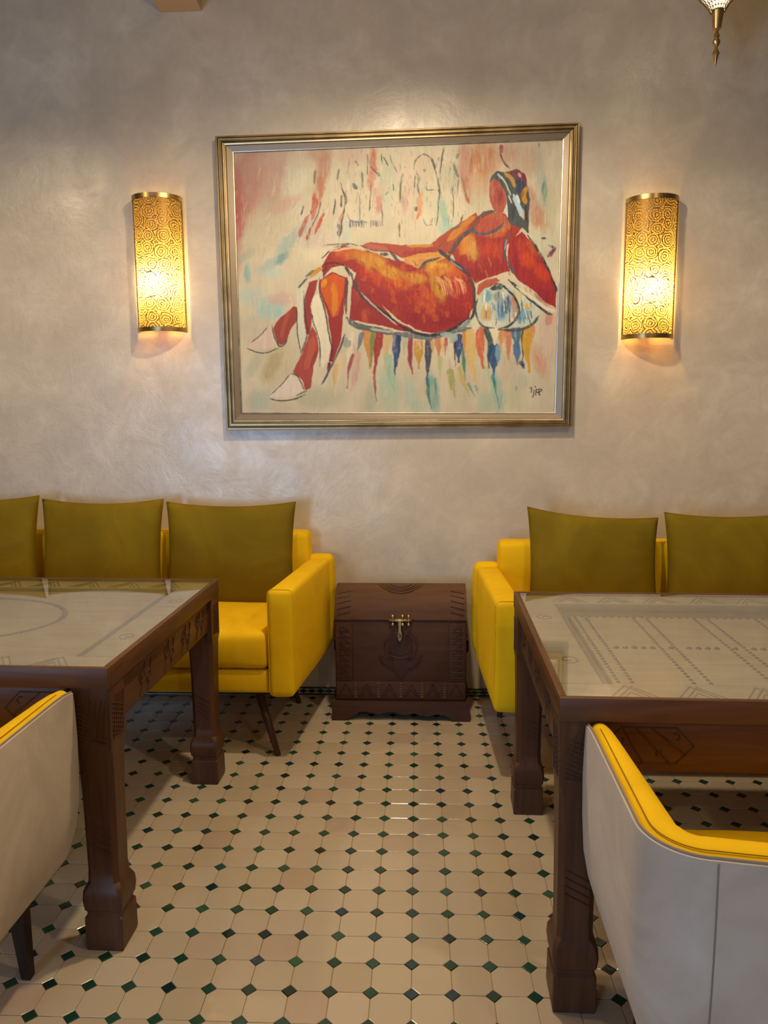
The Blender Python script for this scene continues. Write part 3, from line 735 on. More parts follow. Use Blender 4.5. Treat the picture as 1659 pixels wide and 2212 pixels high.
# ------------------------------------------------------------------ wall lights
def sconce(label, cx, z0, z1, R=.113, depth=.102, bx=-.02):
    root = thing('wall_sconce', label, 'wall lamp', (cx, WY, z0))
    H = z1 - z0; n = 40; y_off = -.012
    def arc(r_add, z): return [((R + r_add) * math.cos(math.pi * i / n), y_off - (depth + r_add) * math.sin(math.pi * i / n), z) for i in range(n + 1)]
    def sheet(r_add, za, zb, uv=False):
        rows = [arc(r_add, za + (zb - za) * k / 2) for k in range(3)]; V = [p for r in rows for p in r]; Fc = []
        for j in range(2):
            for i in range(n): Fc.append((j * (n + 1) + i, j * (n + 1) + i + 1, (j + 1) * (n + 1) + i + 1, (j + 1) * (n + 1) + i))
        return V, Fc
    me = bpy.data.meshes.new('pierced_shade'); V, Fc = sheet(0, .018, H - .018); me.from_pydata(V, [], Fc); me.update()
    uvl = me.uv_layers.new(name='UVMap')
    for lp in me.loops:
        i = lp.vertex_index % (n + 1); uvl.data[lp.index].uv = (math.pi * .108 * 100 * i / n, V[lp.vertex_index][2] * 100)
    link('pierced_shade', me, 'pierced_brass', root, smooth=True)
    mesh('liner', sheet(-.006, .02, H - .02), 'shade_liner', root, True)
    for zc in (.013, H - .013):
        rr_ = arc(-.007, zc); mesh('diffuser', (rr_ + [(0, y_off + .0, zc)], [(i, i + 1, n + 1) for i in range(n)]), 'end_diffuser', root)
    for za in (0, H - .020):
        a, b = arc(.0025, za), arc(.0025, za + .020); c_, d = arc(-.004, za + .020), arc(-.004, za); k = n + 1; V = a + b + c_ + d; Fc = []
        for i in range(n):
            for q in range(4): p0, p1 = q * k, ((q + 1) % 4) * k; Fc.append((p0 + i, p0 + i + 1, p1 + i + 1, p1 + i))
        Fc += [(0, k, 2 * k, 3 * k), (n, k + n, 2 * k + n, 3 * k + n)]
        mesh('rim_band', (V, Fc), 'brass', root, auto=40)
    for sgn in (-1, 1): mesh('side_strip', bbox(min(sgn * (R - .004), sgn * (R + .0025)), max(sgn * (R - .004), sgn * (R + .0025)), y_off - .010, y_off + .001, .0, H, .001, 1), 'brass', root)
    bp = mesh('back_plate', bbox(-.05, .05, -.006, -.001, H * .18, H * .62, .001, 1), 'brass', root)
    mesh('socket', tube([(bx, -.045, .105), (bx, -.045, .165)], .014, 14), 'bulb_metal', bp, True)
    mesh('socket_arm', tube([(bx, -.005, .115), (bx, -.045, .115)], .006, 8), 'bulb_metal', bp, True)
    mesh('bulb', xf(lathe([(.0005, .0), (.012, .002), (.014, .02), (.022, .045), (.026, .062), (.022, .080), (.012, .090), (.0005, .093)], 20), Matrix.Translation((bx, -.045, .165))), 'bulb_glow', root, True)
    l = bpy.data.lights.new('sconce_light', 'POINT'); l.energy = 8.0; l.color = (1, .66, .14); l.shadow_soft_size = .012
    o = bpy.data.objects.new('sconce_light', l); COL.objects.link(o); o.parent = root; o.location = (bx, -.080, .215)
    return root
sconce('brass pierced half-cylinder wall light left of the painting', -1.190, 1.765, 2.368, bx=-.008)
sconce('brass pierced half-cylinder wall light right of the painting', 1.043, 1.712, 2.325, bx=-.01)

# ------------------------------------------------------------------ pendant lantern (only the tip shows)
pl_ = thing('pendant_lantern', 'brass pierced pendant lantern with pointed finial hanging at top right', 'pendant lamp', (1.066, -.30, 2.617))
k = 1.0
fin = [(.0006, 0), (.004, .010), (.0105, .040), (.0130, .043), (.012, .046), (.006, .060), (.0045, .064), (.0095, .072), (.0135, .082), (.0100, .092), (.0060, .097), (.0115, .102), (.0085, .108), (.0045, .118), (.0090, .124)]
mesh('finial', lathe(fin, 24), 'brass', pl_, auto=45)
mesh('finial_cone', lathe([(.0090, .124), (.0135, .126), (.0215, .186), (.0225, .190), (.0100, .191)], 28), 'brass', pl_, auto=45)
body = [(.025, .184), (.031, .195), (.039, .207), (.049, .219), (.060, .232), (.074, .250), (.090, .276), (.104, .312), (.122, .352), (.124, .40), (.108, .45), (.080, .49), (.045, .53)]
bm_ = bmesh.new()
V, Fc = lathe(body, 20); vs = [bm_.verts.new(v) for v in V]
for f in Fc: bm_.faces.new([vs[i] for i in f])
bmesh.ops.subdivide_edges(bm_, edges=[e for e in bm_.edges if abs(e.verts[0].co.z - e.verts[1].co.z) > .024], cuts=1)
bmesh.ops.triangulate(bm_, faces=bm_.faces)
me = bpy.data.meshes.new('pierced_body'); bm_.to_mesh(me); bm_.free()
o = link('pierced_body', me, 'gold_frame_dark', pl_); md = o.modifiers.new('w', 'WIREFRAME'); md.thickness = .0036; md.use_even_offset = False
mesh('glass_globe', lathe([(r * .93, z + .004) for r, z in body], 30), 'lantern_glow', pl_, True)
mesh('chain', tube([(0, 0, .52), (0, 0, CZ - 2.617)], .004, 8), 'brass', pl_)
mesh('ceiling_rose', lathe([(.0005, CZ - 2.617 - .03), (.04, CZ - 2.617 - .02), (.05, CZ - 2.617)], 24), 'brass', pl_, True)

# ------------------------------------------------------------------ painting
PS = 1.35; PX0, PY0, PWD, PHT = 496, 296, 730, 604
BW, BH = int(PWD * PS), int(PHT * PS)
rng = np.random.RandomState(5)
def up(a, H_, W_):
    ys = np.linspace(0, a.shape[0] - 1.001, H_); xs = np.linspace(0, a.shape[1] - 1.001, W_)
    yi, xi = ys.astype(int), xs.astype(int); fy, fx = (ys - yi)[:, None], (xs - xi)[None]
    fy = fy * fy * (3 - 2 * fy); fx = fx * fx * (3 - 2 * fx)
    A = a[yi][:, xi]; B = a[yi][:, xi + 1]; C_ = a[yi + 1][:, xi]; D = a[yi + 1][:, xi + 1]
    return (A * (1 - fx) + B * fx) * (1 - fy) + (C_ * (1 - fx) + D * fx) * fy
def nz(cx, cy, oct=3):
    o = np.zeros((BH, BW)); am = 1; t = 0
    for k in range(oct):
        o += am * up(rng.rand(max(3, int(BH / cy * 2 ** k) + 2), max(3, int(BW / cx * 2 ** k) + 2)), BH, BW); t += am; am *= .55
    return o / t
NV = nz(6, 40)       # vertical bristle
NF = nz(5, 5, 2); NB = nz(60, 90); NX, NY = nz(9, 14, 2) - .5, nz(14, 9, 2) - .5
YY, XX = np.mgrid[0:BH, 0:BW]; XX = XX / PS + PX0; YY = YY / PS + PY0
IMG = np.zeros((BH, BW, 3))
def lin(c):
    c = np.array(c[:3]) / 255.0; return np.where(c <= .04045, c / 12.92, ((c + .055) / 1.055) ** 2.4)
QO = {1: (500, 300), 2: (860, 300), 3: (500, 600), 4: (860, 600)}; QS = 360 / 1659.0
def Q(q, pts): return [(QO[q][0] + x * QS, QO[q][1] + y * QS) for x, y in pts]
def win_(x0, y0, x1, y1):
    a, b = max(0, int((x0 - PX0) * PS)), min(BW, int((x1 - PX0) * PS) + 2); c, d = max(0, int((y0 - PY0) * PS)), min(BH, int((y1 - PY0) * PS) + 2)
    return (slice(c, d), slice(a, b)) if a < b and c < d else None
def comp(sl, A, col, jit=.10):
    c = lin(col); k = 1 + jit * 2 * (NV[sl] - .5) + jit * (NF[sl] - .5); A = A[..., None]
    IMG[sl] = IMG[sl] * (1 - A) + (c[None, None] * k[..., None]) * A
def blob(x, y, rx, ry, col, al=.8, rot=0.0, hard=1.0):
    sl = win_(x - rx * 2 - ry * 2, y - ry * 2 - rx * 2, x + rx * 2 + ry * 2, y + ry * 2 + rx * 2)
    if not sl: return
    X_, Y_ = XX[sl] - x + NX[sl] * 8, YY[sl] - y + NY[sl] * 8; c, s = math.cos(rot), math.sin(rot)
    d = np.sqrt(((X_ * c + Y_ * s) / rx) ** 2 + ((-X_ * s + Y_ * c) / ry) ** 2)
    A = np.clip((1.25 - d) * 1.6 * hard, 0, 1) * al; A *= np.clip(.85 + (NV[sl] - .45) * 1.2, 0, 1); comp(sl, A, col)
def poly(pts, col, al=1.0, wob=3.0, jit=.10):
    P = np.array(pts); x0, y0 = P.min(0) - 8; x1, y1 = P.max(0) + 8; sl = win_(x0, y0, x1, y1)
    if not sl: return
    X_, Y_ = XX[sl] + NX[sl] * wob, YY[sl] + NY[sl] * wob; ins = np.zeros(X_.shape, bool); n = len(P); D = np.full(X_.shape, 1e9)
    for i in range(n):
        (ax, ay), (bx_, by_) = P[i], P[(i + 1) % n]
        if ay != by_: ins ^= ((ay > Y_) != (by_ > Y_)) & (X_ < (bx_ - ax) * (Y_ - ay) / (by_ - ay) + ax)
        dx, dy = bx_ - ax, by_ - ay; t = np.clip(((X_ - ax) * dx + (Y_ - ay) * dy) / (dx * dx + dy * dy + 1e-9), 0, 1); D = np.minimum(D, np.hypot(X_ - ax - t * dx, Y_ - ay - t * dy))
    sd = np.where(ins, D, -D); comp(sl, np.clip(sd / 1.2 + .5, 0, 1) * al, col, jit)
def smooth(pts, k=6):
    if len(pts) < 3: return pts
    P = [np.array(p, float) for p in pts]; P = [2 * P[0] - P[1]] + P + [2 * P[-1] - P[-2]]; o = []
    for i in range(1, len(P) - 2):
        for j in range(k):
            t = j / k; o.append(.5 * ((2 * P[i]) + (-P[i - 1] + P[i + 1]) * t + (2 * P[i - 1] - 5 * P[i] + 4 * P[i + 1] - P[i + 2]) * t * t + (-P[i - 1] + 3 * P[i] - 3 * P[i + 1] + P[i + 2]) * t ** 3))
    return o + [P[-2]]
def stroke(pts, w, col, al=1.0, dry=.4, taper=True, wob=2.0, soft=1.1):
    P = np.array(smooth(pts)); x0, y0 = P.min(0) - w - 5; x1, y1 = P.max(0) + w + 5; sl = win_(x0, y0, x1, y1)
    if not sl: return
    X_, Y_ = XX[sl] + NX[sl] * wob, YY[sl] + NY[sl] * wob; D = np.full(X_.shape, 1e9); n = len(P) - 1
    for i in range(n):
        (ax, ay), (bx_, by_) = P[i], P[i + 1]; dx, dy = bx_ - ax, by_ - ay
        t = np.clip(((X_ - ax) * dx + (Y_ - ay) * dy) / (dx * dx + dy * dy + 1e-9), 0, 1)
        s = (i + t) / n; ww = w * .5 * (np.clip((1 - s) * 1.6, .25, 1) if taper == 2 else np.clip(np.minimum(s, 1 - s) * 9, .4, 1) if taper else 1); D = np.minimum(D, np.hypot(X_ - ax - t * dx, Y_ - ay - t * dy) - ww)
    A = np.clip(.6 - D / soft, 0, 1) * al; A *= 1 - dry * np.clip((.7 * NV[sl] + .3 * NF[sl] - .52) * 5, 0, 1); comp(sl, A, col)
DK = (40, 40, 48); BL = (38, 62, 98); TEAL = (70, 130, 128); RED = (142, 28, 34); ORG = (208, 84, 24); YEL = (212, 140, 30); CR = (192, 168, 138)
# ground: cream, warmer to the left and top
base_ = lin((190, 171, 140)); IMG[:] = base_ * (1 + .16 * (NB[..., None] - .5) * 2) * (1 + .10 * (NV[..., None] - .5))
def bl(l):
    for a in l: blob(*a)
bl([(530, 400, 38, 110, (168, 92, 78), .75, .2), (512, 470, 16, 120, (176, 84, 78), .75), (575, 390, 60, 70, (176, 128, 108), .7), (590, 350, 70, 40, (178, 138, 118), .6),
    (640, 380, 28, 90, (188, 178, 150), .8, .2), (580, 480, 40, 70, (166, 146, 118), .5, .5), (640, 345, 90, 20, (184, 150, 130), .4), (620, 440, 36, 14, (192, 138, 122), .6, -.5),
    (560, 520, 60, 26, (184, 166, 132), .7, -.6), (625, 520, 40, 14, (128, 146, 132), .75, -.85), (610, 556, 22, 8, (70, 118, 122), .8, -.7), (590, 568, 40, 12, (116, 142, 136), .6, -.5), (525, 556, 30, 9, (130, 140, 122), .5, -.6),
    (534, 590, 8, 22, (96, 138, 136), .7), (585, 590, 30, 14, (150, 166, 152), .6), (545, 640, 38, 20, (150, 164, 148), .6), (585, 668, 34, 26, (110, 156, 152), .7), (608, 645, 34, 14, (190, 142, 130), .7), (555, 700, 30, 20, (172, 158, 132), .6),
    (690, 330, 30, 22, (170, 124, 100), .6), (698, 365, 16, 40, (172, 120, 94), .8, .15), (690, 410, 12, 40, (182, 110, 76), .85, .2), (670, 500, 22, 40, (160, 140, 128), .6, .35), (700, 520, 30, 20, (188, 160, 142), .6),
    (760, 335, 30, 24, (190, 140, 120), .5), (806, 350, 9, 34, (196, 96, 64), .85), (800, 390, 8, 24, (206, 122, 86), .8), (818, 440, 9, 22, (184, 104, 96), .75), (815, 415, 14, 12, (190, 140, 118), .7),
    (770, 430, 20, 32, (194, 172, 140), .8), (835, 400, 18, 60, (158, 158, 130), .6), (740, 500, 20, 30, (158, 166, 150), .6), (880, 520, 44, 24, (190, 172, 138), .5),
    (880, 400, 14, 60, (196, 164, 138), .7), (873, 440, 8, 24, (176, 120, 112), .6), (907, 440, 6, 28, (214, 120, 66), .85, .1), (920, 360, 28, 30, (190, 158, 128), .7), (935, 430, 30, 40, (178, 168, 134), .5), (958, 455, 10, 34, (120, 150, 124), .75, -.2), (962, 490, 16, 26, (112, 150, 136), .6), (975, 380, 22, 30, (150, 148, 116), .6),
    (1005, 360, 16, 60, (178, 110, 88), .75, -.1), (1018, 350, 5, 30, (160, 76, 62), .7), (1008, 410, 10, 34, (172, 104, 80), .7, -.3), (1045, 345, 34, 44, (186, 110, 64), .85), (1035, 400, 26, 30, (190, 134, 98), .7), (1028, 430, 26, 30, (172, 158, 124), .6), (1095, 330, 22, 22, (176, 120, 96), .6), (1130, 345, 44, 40, (176, 138, 114), .7),
    (1170, 400, 12, 90, (138, 144, 128), .6, -.1), (1176, 415, 6, 30, (66, 112, 100), .8), (1150, 445, 16, 50, (176, 108, 84), .7, -.3), (1172, 480, 16, 34, (186, 120, 84), .7, -.3), (1190, 460, 14, 60, (168, 160, 124), .6), (1165, 520, 24, 30, (184, 172, 142), .8, .7),
    (1185, 720, 22, 90, (190, 158, 132), .7), (1185, 690, 8, 14, (184, 100, 92), .7), (1165, 780, 14, 40, (198, 132, 96), .6, -.3), (600, 780, 50, 60, (178, 162, 122), .6), (590, 790, 14, 40, (166, 136, 82), .6, .5), (548, 790, 12, 30, (150, 152, 130), .6, .5), (560, 865, 26, 26, (132, 148, 128), .6), (690, 860, 50, 26, (152, 148, 116), .6), (610, 880, 30, 14, (178, 150, 128), .6),
    (840, 840, 26, 50, (134, 156, 130), .65, -.1), (800, 860, 12, 40, (142, 146, 120), .6), (885, 850, 16, 36, (140, 160, 140), .6), (935, 850, 14, 50, (74, 134, 122), .75, -.15), (905, 880, 20, 20, (120, 150, 130), .5), (1050, 870, 20, 30, (140, 158, 130), .6), (1075, 850, 12, 50, (96, 146, 132), .7, -.15), (1110, 860, 20, 34, (172, 172, 124), .5), (1130, 820, 14, 20, (160, 158, 136), .6)])
# loose vertical strokes
for k in range(260):
    x, y = rng.uniform(505, 1205), rng.uniform(305, 890)
    up_ = y < 520; c = [(190, 170, 140), (176, 156, 124), (196, 178, 150), (160, 158, 134), (186, 142, 118), (150, 156, 138), (200, 182, 156)][rng.randint(7)]
    ln = rng.uniform(10, 34); sl_ = -.45 * max(0, (720 - x) / 220) if (x < 720 and y < 620) else (rng.uniform(-.1, .25) if not up_ else rng.uniform(-.08, .08))
    stroke([(x, y), (x + sl_ * ln, y + ln)], rng.uniform(1.5, 5), c, rng.uniform(.2, .45), .5)
# dark sketch lines of the background
for l, w_, c in [(Q(1, [(835, 310), (820, 450)]), 5, (110, 100, 92)), (Q(1, [(720, 660), (690, 760)]), 3, DK), (Q(1, [(890, 620), (875, 700), (840, 790), (790, 900)]), 2.5, DK), (Q(1, [(820, 620), (790, 760)]), 2, DK),
    (Q(1, [(825, 545), (812, 690), (790, 740)]), 7, (190, 72, 48)), (Q(1, [(850, 600), (835, 700), (800, 800)]), 8, (186, 84, 62)), (Q(1, [(770, 760), (700, 900), (680, 970)]), 9, (168, 96, 82)), (Q(1, [(790, 880), (745, 1010)]), 6, (160, 78, 48)), (Q(1, [(925, 740), (880, 810), (830, 950)]), 5, (200, 70, 52)), (Q(1, [(900, 790), (860, 890)]), 6, (196, 84, 60)),
    (Q(1, [(1035, 600), (1015, 760)]), 3, DK), (Q(1, [(1085, 440), (1130, 620), (1100, 800), (1095, 900), (1070, 990)]), 3.5, DK), (Q(1, [(1130, 540), (1145, 640)]), 5, (70, 70, 70)), (Q(1, [(1095, 560), (1090, 680)]), 4, DK), (Q(1, [(1060, 850), (1080, 900), (1060, 960)]), 8, (120, 84, 74)), (Q(1, [(1070, 300), (1050, 410)]), 4, (90, 98, 88)),
    (Q(1, [(1105, 740), (1070, 830)]), 6, (188, 130, 112)), (Q(1, [(1145, 740), (1200, 820), (1360, 830)]), 3, (96, 92, 98)), (Q(1, [(1230, 215), (1265, 270)]), 3, (80, 84, 78)), (Q(1, [(1300, 330), (1305, 500)]), 5, (84, 104, 80)), (Q(1, [(1210, 450), (1245, 500)]), 9, (78, 76, 88)), (Q(1, [(1275, 560), (1280, 880)]), 2.5, (96, 104, 104)),
    (Q(1, [(1355, 150), (1350, 360)]), 2.2, DK), (Q(1, [(1390, 440), (1380, 620), (1370, 720)]), 2.6, (74, 60, 60)), (Q(1, [(1380, 270), (1460, 360)]), 3, (60, 60, 76)), (Q(1, [(1450, 340), (1475, 370)]), 6, (44, 48, 70)), (Q(1, [(1510, 180), (1560, 270)]), 2.6, DK), (Q(1, [(1490, 150), (1500, 260)]), 2, DK), (Q(1, [(1490, 640), (1505, 820)]), 3, (96, 92, 92)),
    (Q(1, [(1560, 520), (1530, 560)]), 3, (100, 100, 90)), (Q(1, [(1610, 450), (1615, 520)]), 2.5, DK), (Q(1, [(1580, 160), (1590, 220), (1650, 340)]), 2, (90, 88, 80)),
    (Q(2, [(40, 350), (25, 480), (20, 630)]), 4.5, (70, 76, 64)), (Q(2, [(155, 300), (165, 230), (215, 170), (265, 155), (320, 190), (350, 260), (385, 370), (400, 480)]), 3, (70, 72, 72)), (Q(2, [(185, 320), (200, 400), (195, 470), (210, 560)]), 4, (76, 80, 72)), (Q(2, [(170, 360), (160, 500)]), 2.2, DK), (Q(2, [(340, 200), (370, 300)]), 4, (64, 66, 66)),
    (Q(2, [(455, 80), (430, 230), (415, 370)]), 2.6, (46, 46, 60)), (Q(2, [(435, 170), (440, 220)]), 4, (66, 56, 76)), (Q(2, [(405, 180), (400, 220)]), 3, DK), (Q(2, [(405, 380), (410, 560), (400, 640), (395, 760), (380, 860)]), 3, (56, 62, 68)), (Q(2, [(400, 500), (420, 550)]), 6, (66, 74, 72)), (Q(2, [(285, 460), (290, 510), (360, 505)]), 2.6, (86, 84, 80)),
    (Q(2, [(550, 240), (580, 340), (600, 380)]), 6, (84, 92, 84)), (Q(2, [(600, 150), (580, 200)]), 5, (110, 110, 96)), (Q(2, [(540, 470), (550, 620), (548, 790)]), 2.6, (78, 76, 76)), (Q(2, [(600, 400), (590, 560)]), 3, (110, 100, 88)), (Q(2, [(640, 400), (665, 520), (690, 620)]), 5, (140, 96, 72)), (Q(2, [(690, 590), (700, 640)]), 6, (180, 84, 66)),
    (Q(2, [(160, 680), (175, 710), (185, 680)]), 5, (56, 52, 56)), (Q(2, [(205, 740), (185, 800)]), 5, (206, 110, 52)), (Q(2, [(1010, 70), (1020, 150), (1050, 230), (1110, 290)]), 4, (96, 50, 50)), (Q(2, [(1020, 60), (1040, 130)]), 8, (150, 62, 58)), (Q(2, [(1405, 40), (1400, 80)]), 2, DK), (Q(2, [(10, 840), (15, 980)]), 4, (96, 88, 66)), (Q(2, [(260, 300), (262, 330)]), 5, (130, 118, 100)), (Q(2, [(250, 800), (280, 860), (340, 850)]), 2.4, (110, 128, 120))]:
    stroke(l, w_, c, .9, .5)
for k in range(34):
    x = 1160 + rng.rand() * 350; stroke(Q(1, [(x, 805 + rng.rand() * 20), (x + 4, 860 + rng.rand() * 30)]), 1.8, (78, 74, 90), .7, .5)
for k in range(150):
    x = rng.uniform(735, 1010); y = rng.uniform(315, 480); stroke([(x, y), (x + rng.uniform(-3, 3), y + rng.uniform(5, 16))], rng.uniform(1, 2.2), (96, 98, 92), .5, .5)
for k in range(70):
    x = rng.uniform(560, 735); y = rng.uniform(430, 520) ; stroke([(x, y), (x - 6, y + rng.uniform(10, 24))], rng.uniform(1, 3), [(200, 184, 158), (150, 146, 130), (190, 150, 128), (120, 140, 134)][rng.randint(4)], .5, .5)
for k in range(160):
    x = rng.uniform(720, 1195); y = rng.uniform(312, 520); stroke([(x, y), (x + rng.uniform(-2, 2), y + rng.uniform(8, 26))], rng.uniform(1, 3.4), [(206, 188, 158), (198, 160, 134), (160, 164, 142), (196, 140, 112), (176, 170, 136)][rng.randint(5)], .5, .5)
# ---- bench stripes below the figure
for q, l, w_, c in [(3, [(1200, 600), (1160, 900), (1150, 1120)], 9, (206, 182, 150)), (3, [(1340, 560), (1370, 700), (1380, 900)], 16, (204, 134, 60)), (3, [(1410, 580), (1400, 700), (1390, 880)], 10, (112, 124, 60)), (3, [(1480, 580), (1450, 740), (1425, 950)], 16, (164, 36, 40)), (3, [(1420, 940), (1430, 1100), (1440, 1220)], 5, (160, 70, 60)),
    (3, [(1570, 580), (1540, 720), (1530, 900)], 16, (196, 160, 110)), (3, [(1640, 620), (1640, 780), (1625, 960)], 15, (36, 60, 100)), (3, [(1150, 700), (1140, 600)], 16, (128, 132, 116)), (3, [(1290, 600), (1250, 740)], 9, (92, 96, 108)), (3, [(1210, 780), (1170, 900), (1150, 1100)], 7, (156, 72, 66)), (3, [(1260, 760), (1230, 1000), (1190, 1120)], 12, (192, 148, 126)),
    (3, [(1090, 780), (1050, 1000), (1030, 1180)], 12, (206, 176, 132)), (3, [(1040, 880), (1020, 1100)], 10, (202, 160, 104)), (3, [(1560, 800), (1590, 1000), (1620, 1120)], 16, (140, 160, 130)),
    (4, [(10, 600), (10, 740)], 7, (36, 54, 92)), (4, [(120, 620), (120, 820), (150, 960)], 9, (152, 40, 60)), (4, [(60, 620), (60, 760)], 10, (160, 158, 126)), (4, [(200, 700), (205, 900)], 18, (196, 144, 46)), (4, [(180, 620), (230, 700)], 10, (200, 160, 126)), (4, [(310, 640), (300, 820), (285, 1010)], 14, (44, 50, 62)), (4, [(290, 1010), (300, 1160), (335, 1300)], 6, (54, 100, 96)),
    (4, [(370, 1010), (380, 1150)], 3, (60, 120, 112)), (4, [(340, 680), (340, 760)], 7, (200, 158, 100)), (4, [(395, 660), (405, 780)], 12, (200, 122, 76)), (4, [(435, 650), (440, 740)], 7, (208, 168, 96)), (4, [(475, 650), (465, 770)], 6, (170, 64, 72)), (4, [(420, 800), (420, 980)], 9, (176, 170, 116)), (4, [(520, 940), (560, 1180)], 14, (158, 152, 90)),
    (4, [(600, 640), (600, 840)], 16, (34, 62, 112)), (4, [(560, 650), (570, 880)], 4, DK), (4, [(640, 740), (660, 900), (670, 1030)], 6, (72, 110, 84)), (4, [(610, 900), (660, 1060), (720, 1180)], 8, (190, 166, 84)), (4, [(680, 600), (670, 740)], 16, (212, 140, 46)), (4, [(720, 600), (740, 860), (770, 1040)], 18, (212, 172, 102)), (4, [(810, 570), (820, 720), (850, 900)], 17, (210, 100, 62)),
    (4, [(880, 560), (920, 640), (900, 800), (900, 900)], 12, (42, 56, 60)), (4, [(960, 750), (950, 960)], 22, (36, 74, 116)), (4, [(945, 980), (960, 1120), (1010, 1300)], 7, (52, 122, 116)), (4, [(1000, 740), (990, 860)], 12, (110, 140, 150)), (4, [(1030, 580), (1020, 700)], 12, (208, 142, 84)), (4, [(1085, 580), (1100, 820)], 13, (204, 120, 84)), (4, [(1170, 560), (1190, 700)], 20, (66, 98, 116)), (4, [(1180, 720), (1190, 860)], 14, (74, 104, 140)), (4, [(1240, 560), (1240, 900)], 4, DK),
    (4, [(1225, 840), (1260, 900)], 7, (56, 60, 78)), (4, [(1290, 560), (1280, 720), (1310, 940)], 17, (212, 156, 34)), (4, [(1340, 540), (1330, 640)], 8, (204, 130, 90)), (4, [(1380, 780), (1430, 900)], 6, (206, 140, 100)), (4, [(970, 480), (960, 660)], 20, (206, 190, 156)), (4, [(780, 480), (770, 540)], 20, (196, 184, 150)), (4, [(700, 1060), (760, 1180)], 5, (110, 134, 110)), (4, [(770, 1080), (790, 1150)], 5, (112, 142, 124)), (4, [(1180, 1090), (1180, 1130)], 6, (128, 136, 146)), (4, [(880, 900), (1000, 1280)], 6, (160, 168, 134))]:
    l = [(l[0][0] + rng.uniform(-4, 4), l[0][1] - (40 if l[0][1] < 760 else 0))] + l[1:]; stroke(Q(q, l), w_ * 1.1, c, .95, .30, 2, 4, 2.2)
# ---- left slippers and legs
poly(Q(3, [(370, 480), (405, 480), (470, 680), (350, 715), (150, 700), (250, 590)]), (196, 168, 144)); poly(Q(3, [(590, 960), (650, 990), (720, 1120), (640, 1180), (390, 1190), (385, 1150)]), (200, 178, 156))
poly(Q(3, [(660, 110), (650, 200), (650, 420), (690, 720), (740, 560), (760, 300), (735, 100), (700, 60)]), (186, 178, 152), .9)
poly(Q(3, [(800, 190), (870, 160), (900, 260), (960, 480), (985, 700), (960, 830), (900, 900), (870, 700), (820, 480), (790, 330)]), (206, 190, 158), .95)
poly(Q(3, [(620, 280), (655, 290), (650, 430), (600, 500), (530, 650), (490, 670), (460, 650), (415, 500), (480, 400), (550, 350)]), (158, 62, 44)); stroke(Q(3, [(580, 330), (520, 480), (500, 600)]), 9, (184, 88, 60), .6)
poly(Q(3, [(780, 40), (860, 20), (830, 160), (790, 250), (800, 420), (780, 560), (745, 560), (720, 400), (730, 180)]), (156, 52, 46))
poly(Q(3, [(800, 480), (850, 560), (870, 720), (820, 880), (790, 1090), (740, 1125), (700, 1010), (610, 940), (700, 760), (760, 600)]), (172, 68, 52)); stroke(Q(3, [(810, 600), (790, 760), (740, 900)]), 16, (196, 92, 60), .7); stroke(Q(3, [(840, 740), (790, 900)]), 6, (140, 46, 44), .8)
# shin with orange light
poly(Q(3, [(880, 150), (870, 30), (1000, -60), (1150, 0), (1130, 200), (1110, 420), (1090, 620), (1010, 840), (970, 830), (1000, 640), (950, 340)]), (158, 44, 38))
poly(Q(3, [(885, 130), (890, 20), (1010, -40), (1130, 0), (1110, 180), (1060, 370), (1010, 400), (950, 260)]), (208, 88, 24)); stroke(Q(3, [(1010, 60), (1030, 200), (1020, 360)]), 12, (226, 134, 22), .8); stroke(Q(3, [(940, 20), (900, 90)]), 10, (224, 160, 30), .8); stroke(Q(3, [(1100, 20), (1080, 240)]), 8, (214, 78, 24), .7)
# far arm and hand
poly([(778, 531), (800, 523), (835, 526), (862, 530), (930, 528), (962, 502), (1000, 478), (1028, 458), (1034, 470), (1010, 500), (990, 540), (965, 552), (900, 556), (868, 558), (845, 546), (812, 540)], (170, 66, 44)); stroke([(790, 530), (835, 537)], 9, (176, 92, 70)); stroke([(872, 548), (900, 548), (940, 538)], 14, (160, 44, 44)); stroke([(880, 532), (935, 530)], 6, (206, 132, 40)); stroke([(968, 518), (1000, 490), (1024, 470)], 15, (208, 126, 40), .9); stroke([(1000, 500), (1016, 484)], 8, (196, 96, 44), .9)
stroke([(842, 542), (858, 562), (866, 570)], 6, DK, .9); stroke([(700, 530), (760, 526)], 3, (90, 76, 66), .8)
# torso
poly([(1020, 478), (1045, 456), (1090, 462), (1128, 490), (1112, 512), (1095, 530), (1092, 560), (1102, 585), (1060, 598), (1028, 612), (1010, 590), (985, 565), (975, 545), (990, 520)], (166, 44, 36))
bl([(1010, 525, 18, 24, (216, 140, 50), .9, .3), (1022, 545, 14, 20, (206, 150, 70), .8), (1000, 535, 10, 16, (214, 128, 30), .8), (1060, 500, 30, 12, (204, 110, 48), .8, .1), (1085, 490, 18, 10, (210, 128, 60), .8), (1062, 540, 26, 18, (196, 62, 34), .8), (1030, 590, 30, 14, (142, 30, 38), .8), (1070, 575, 26, 14, (150, 34, 40), .7), (994, 575, 12, 16, (150, 34, 48), .8)])
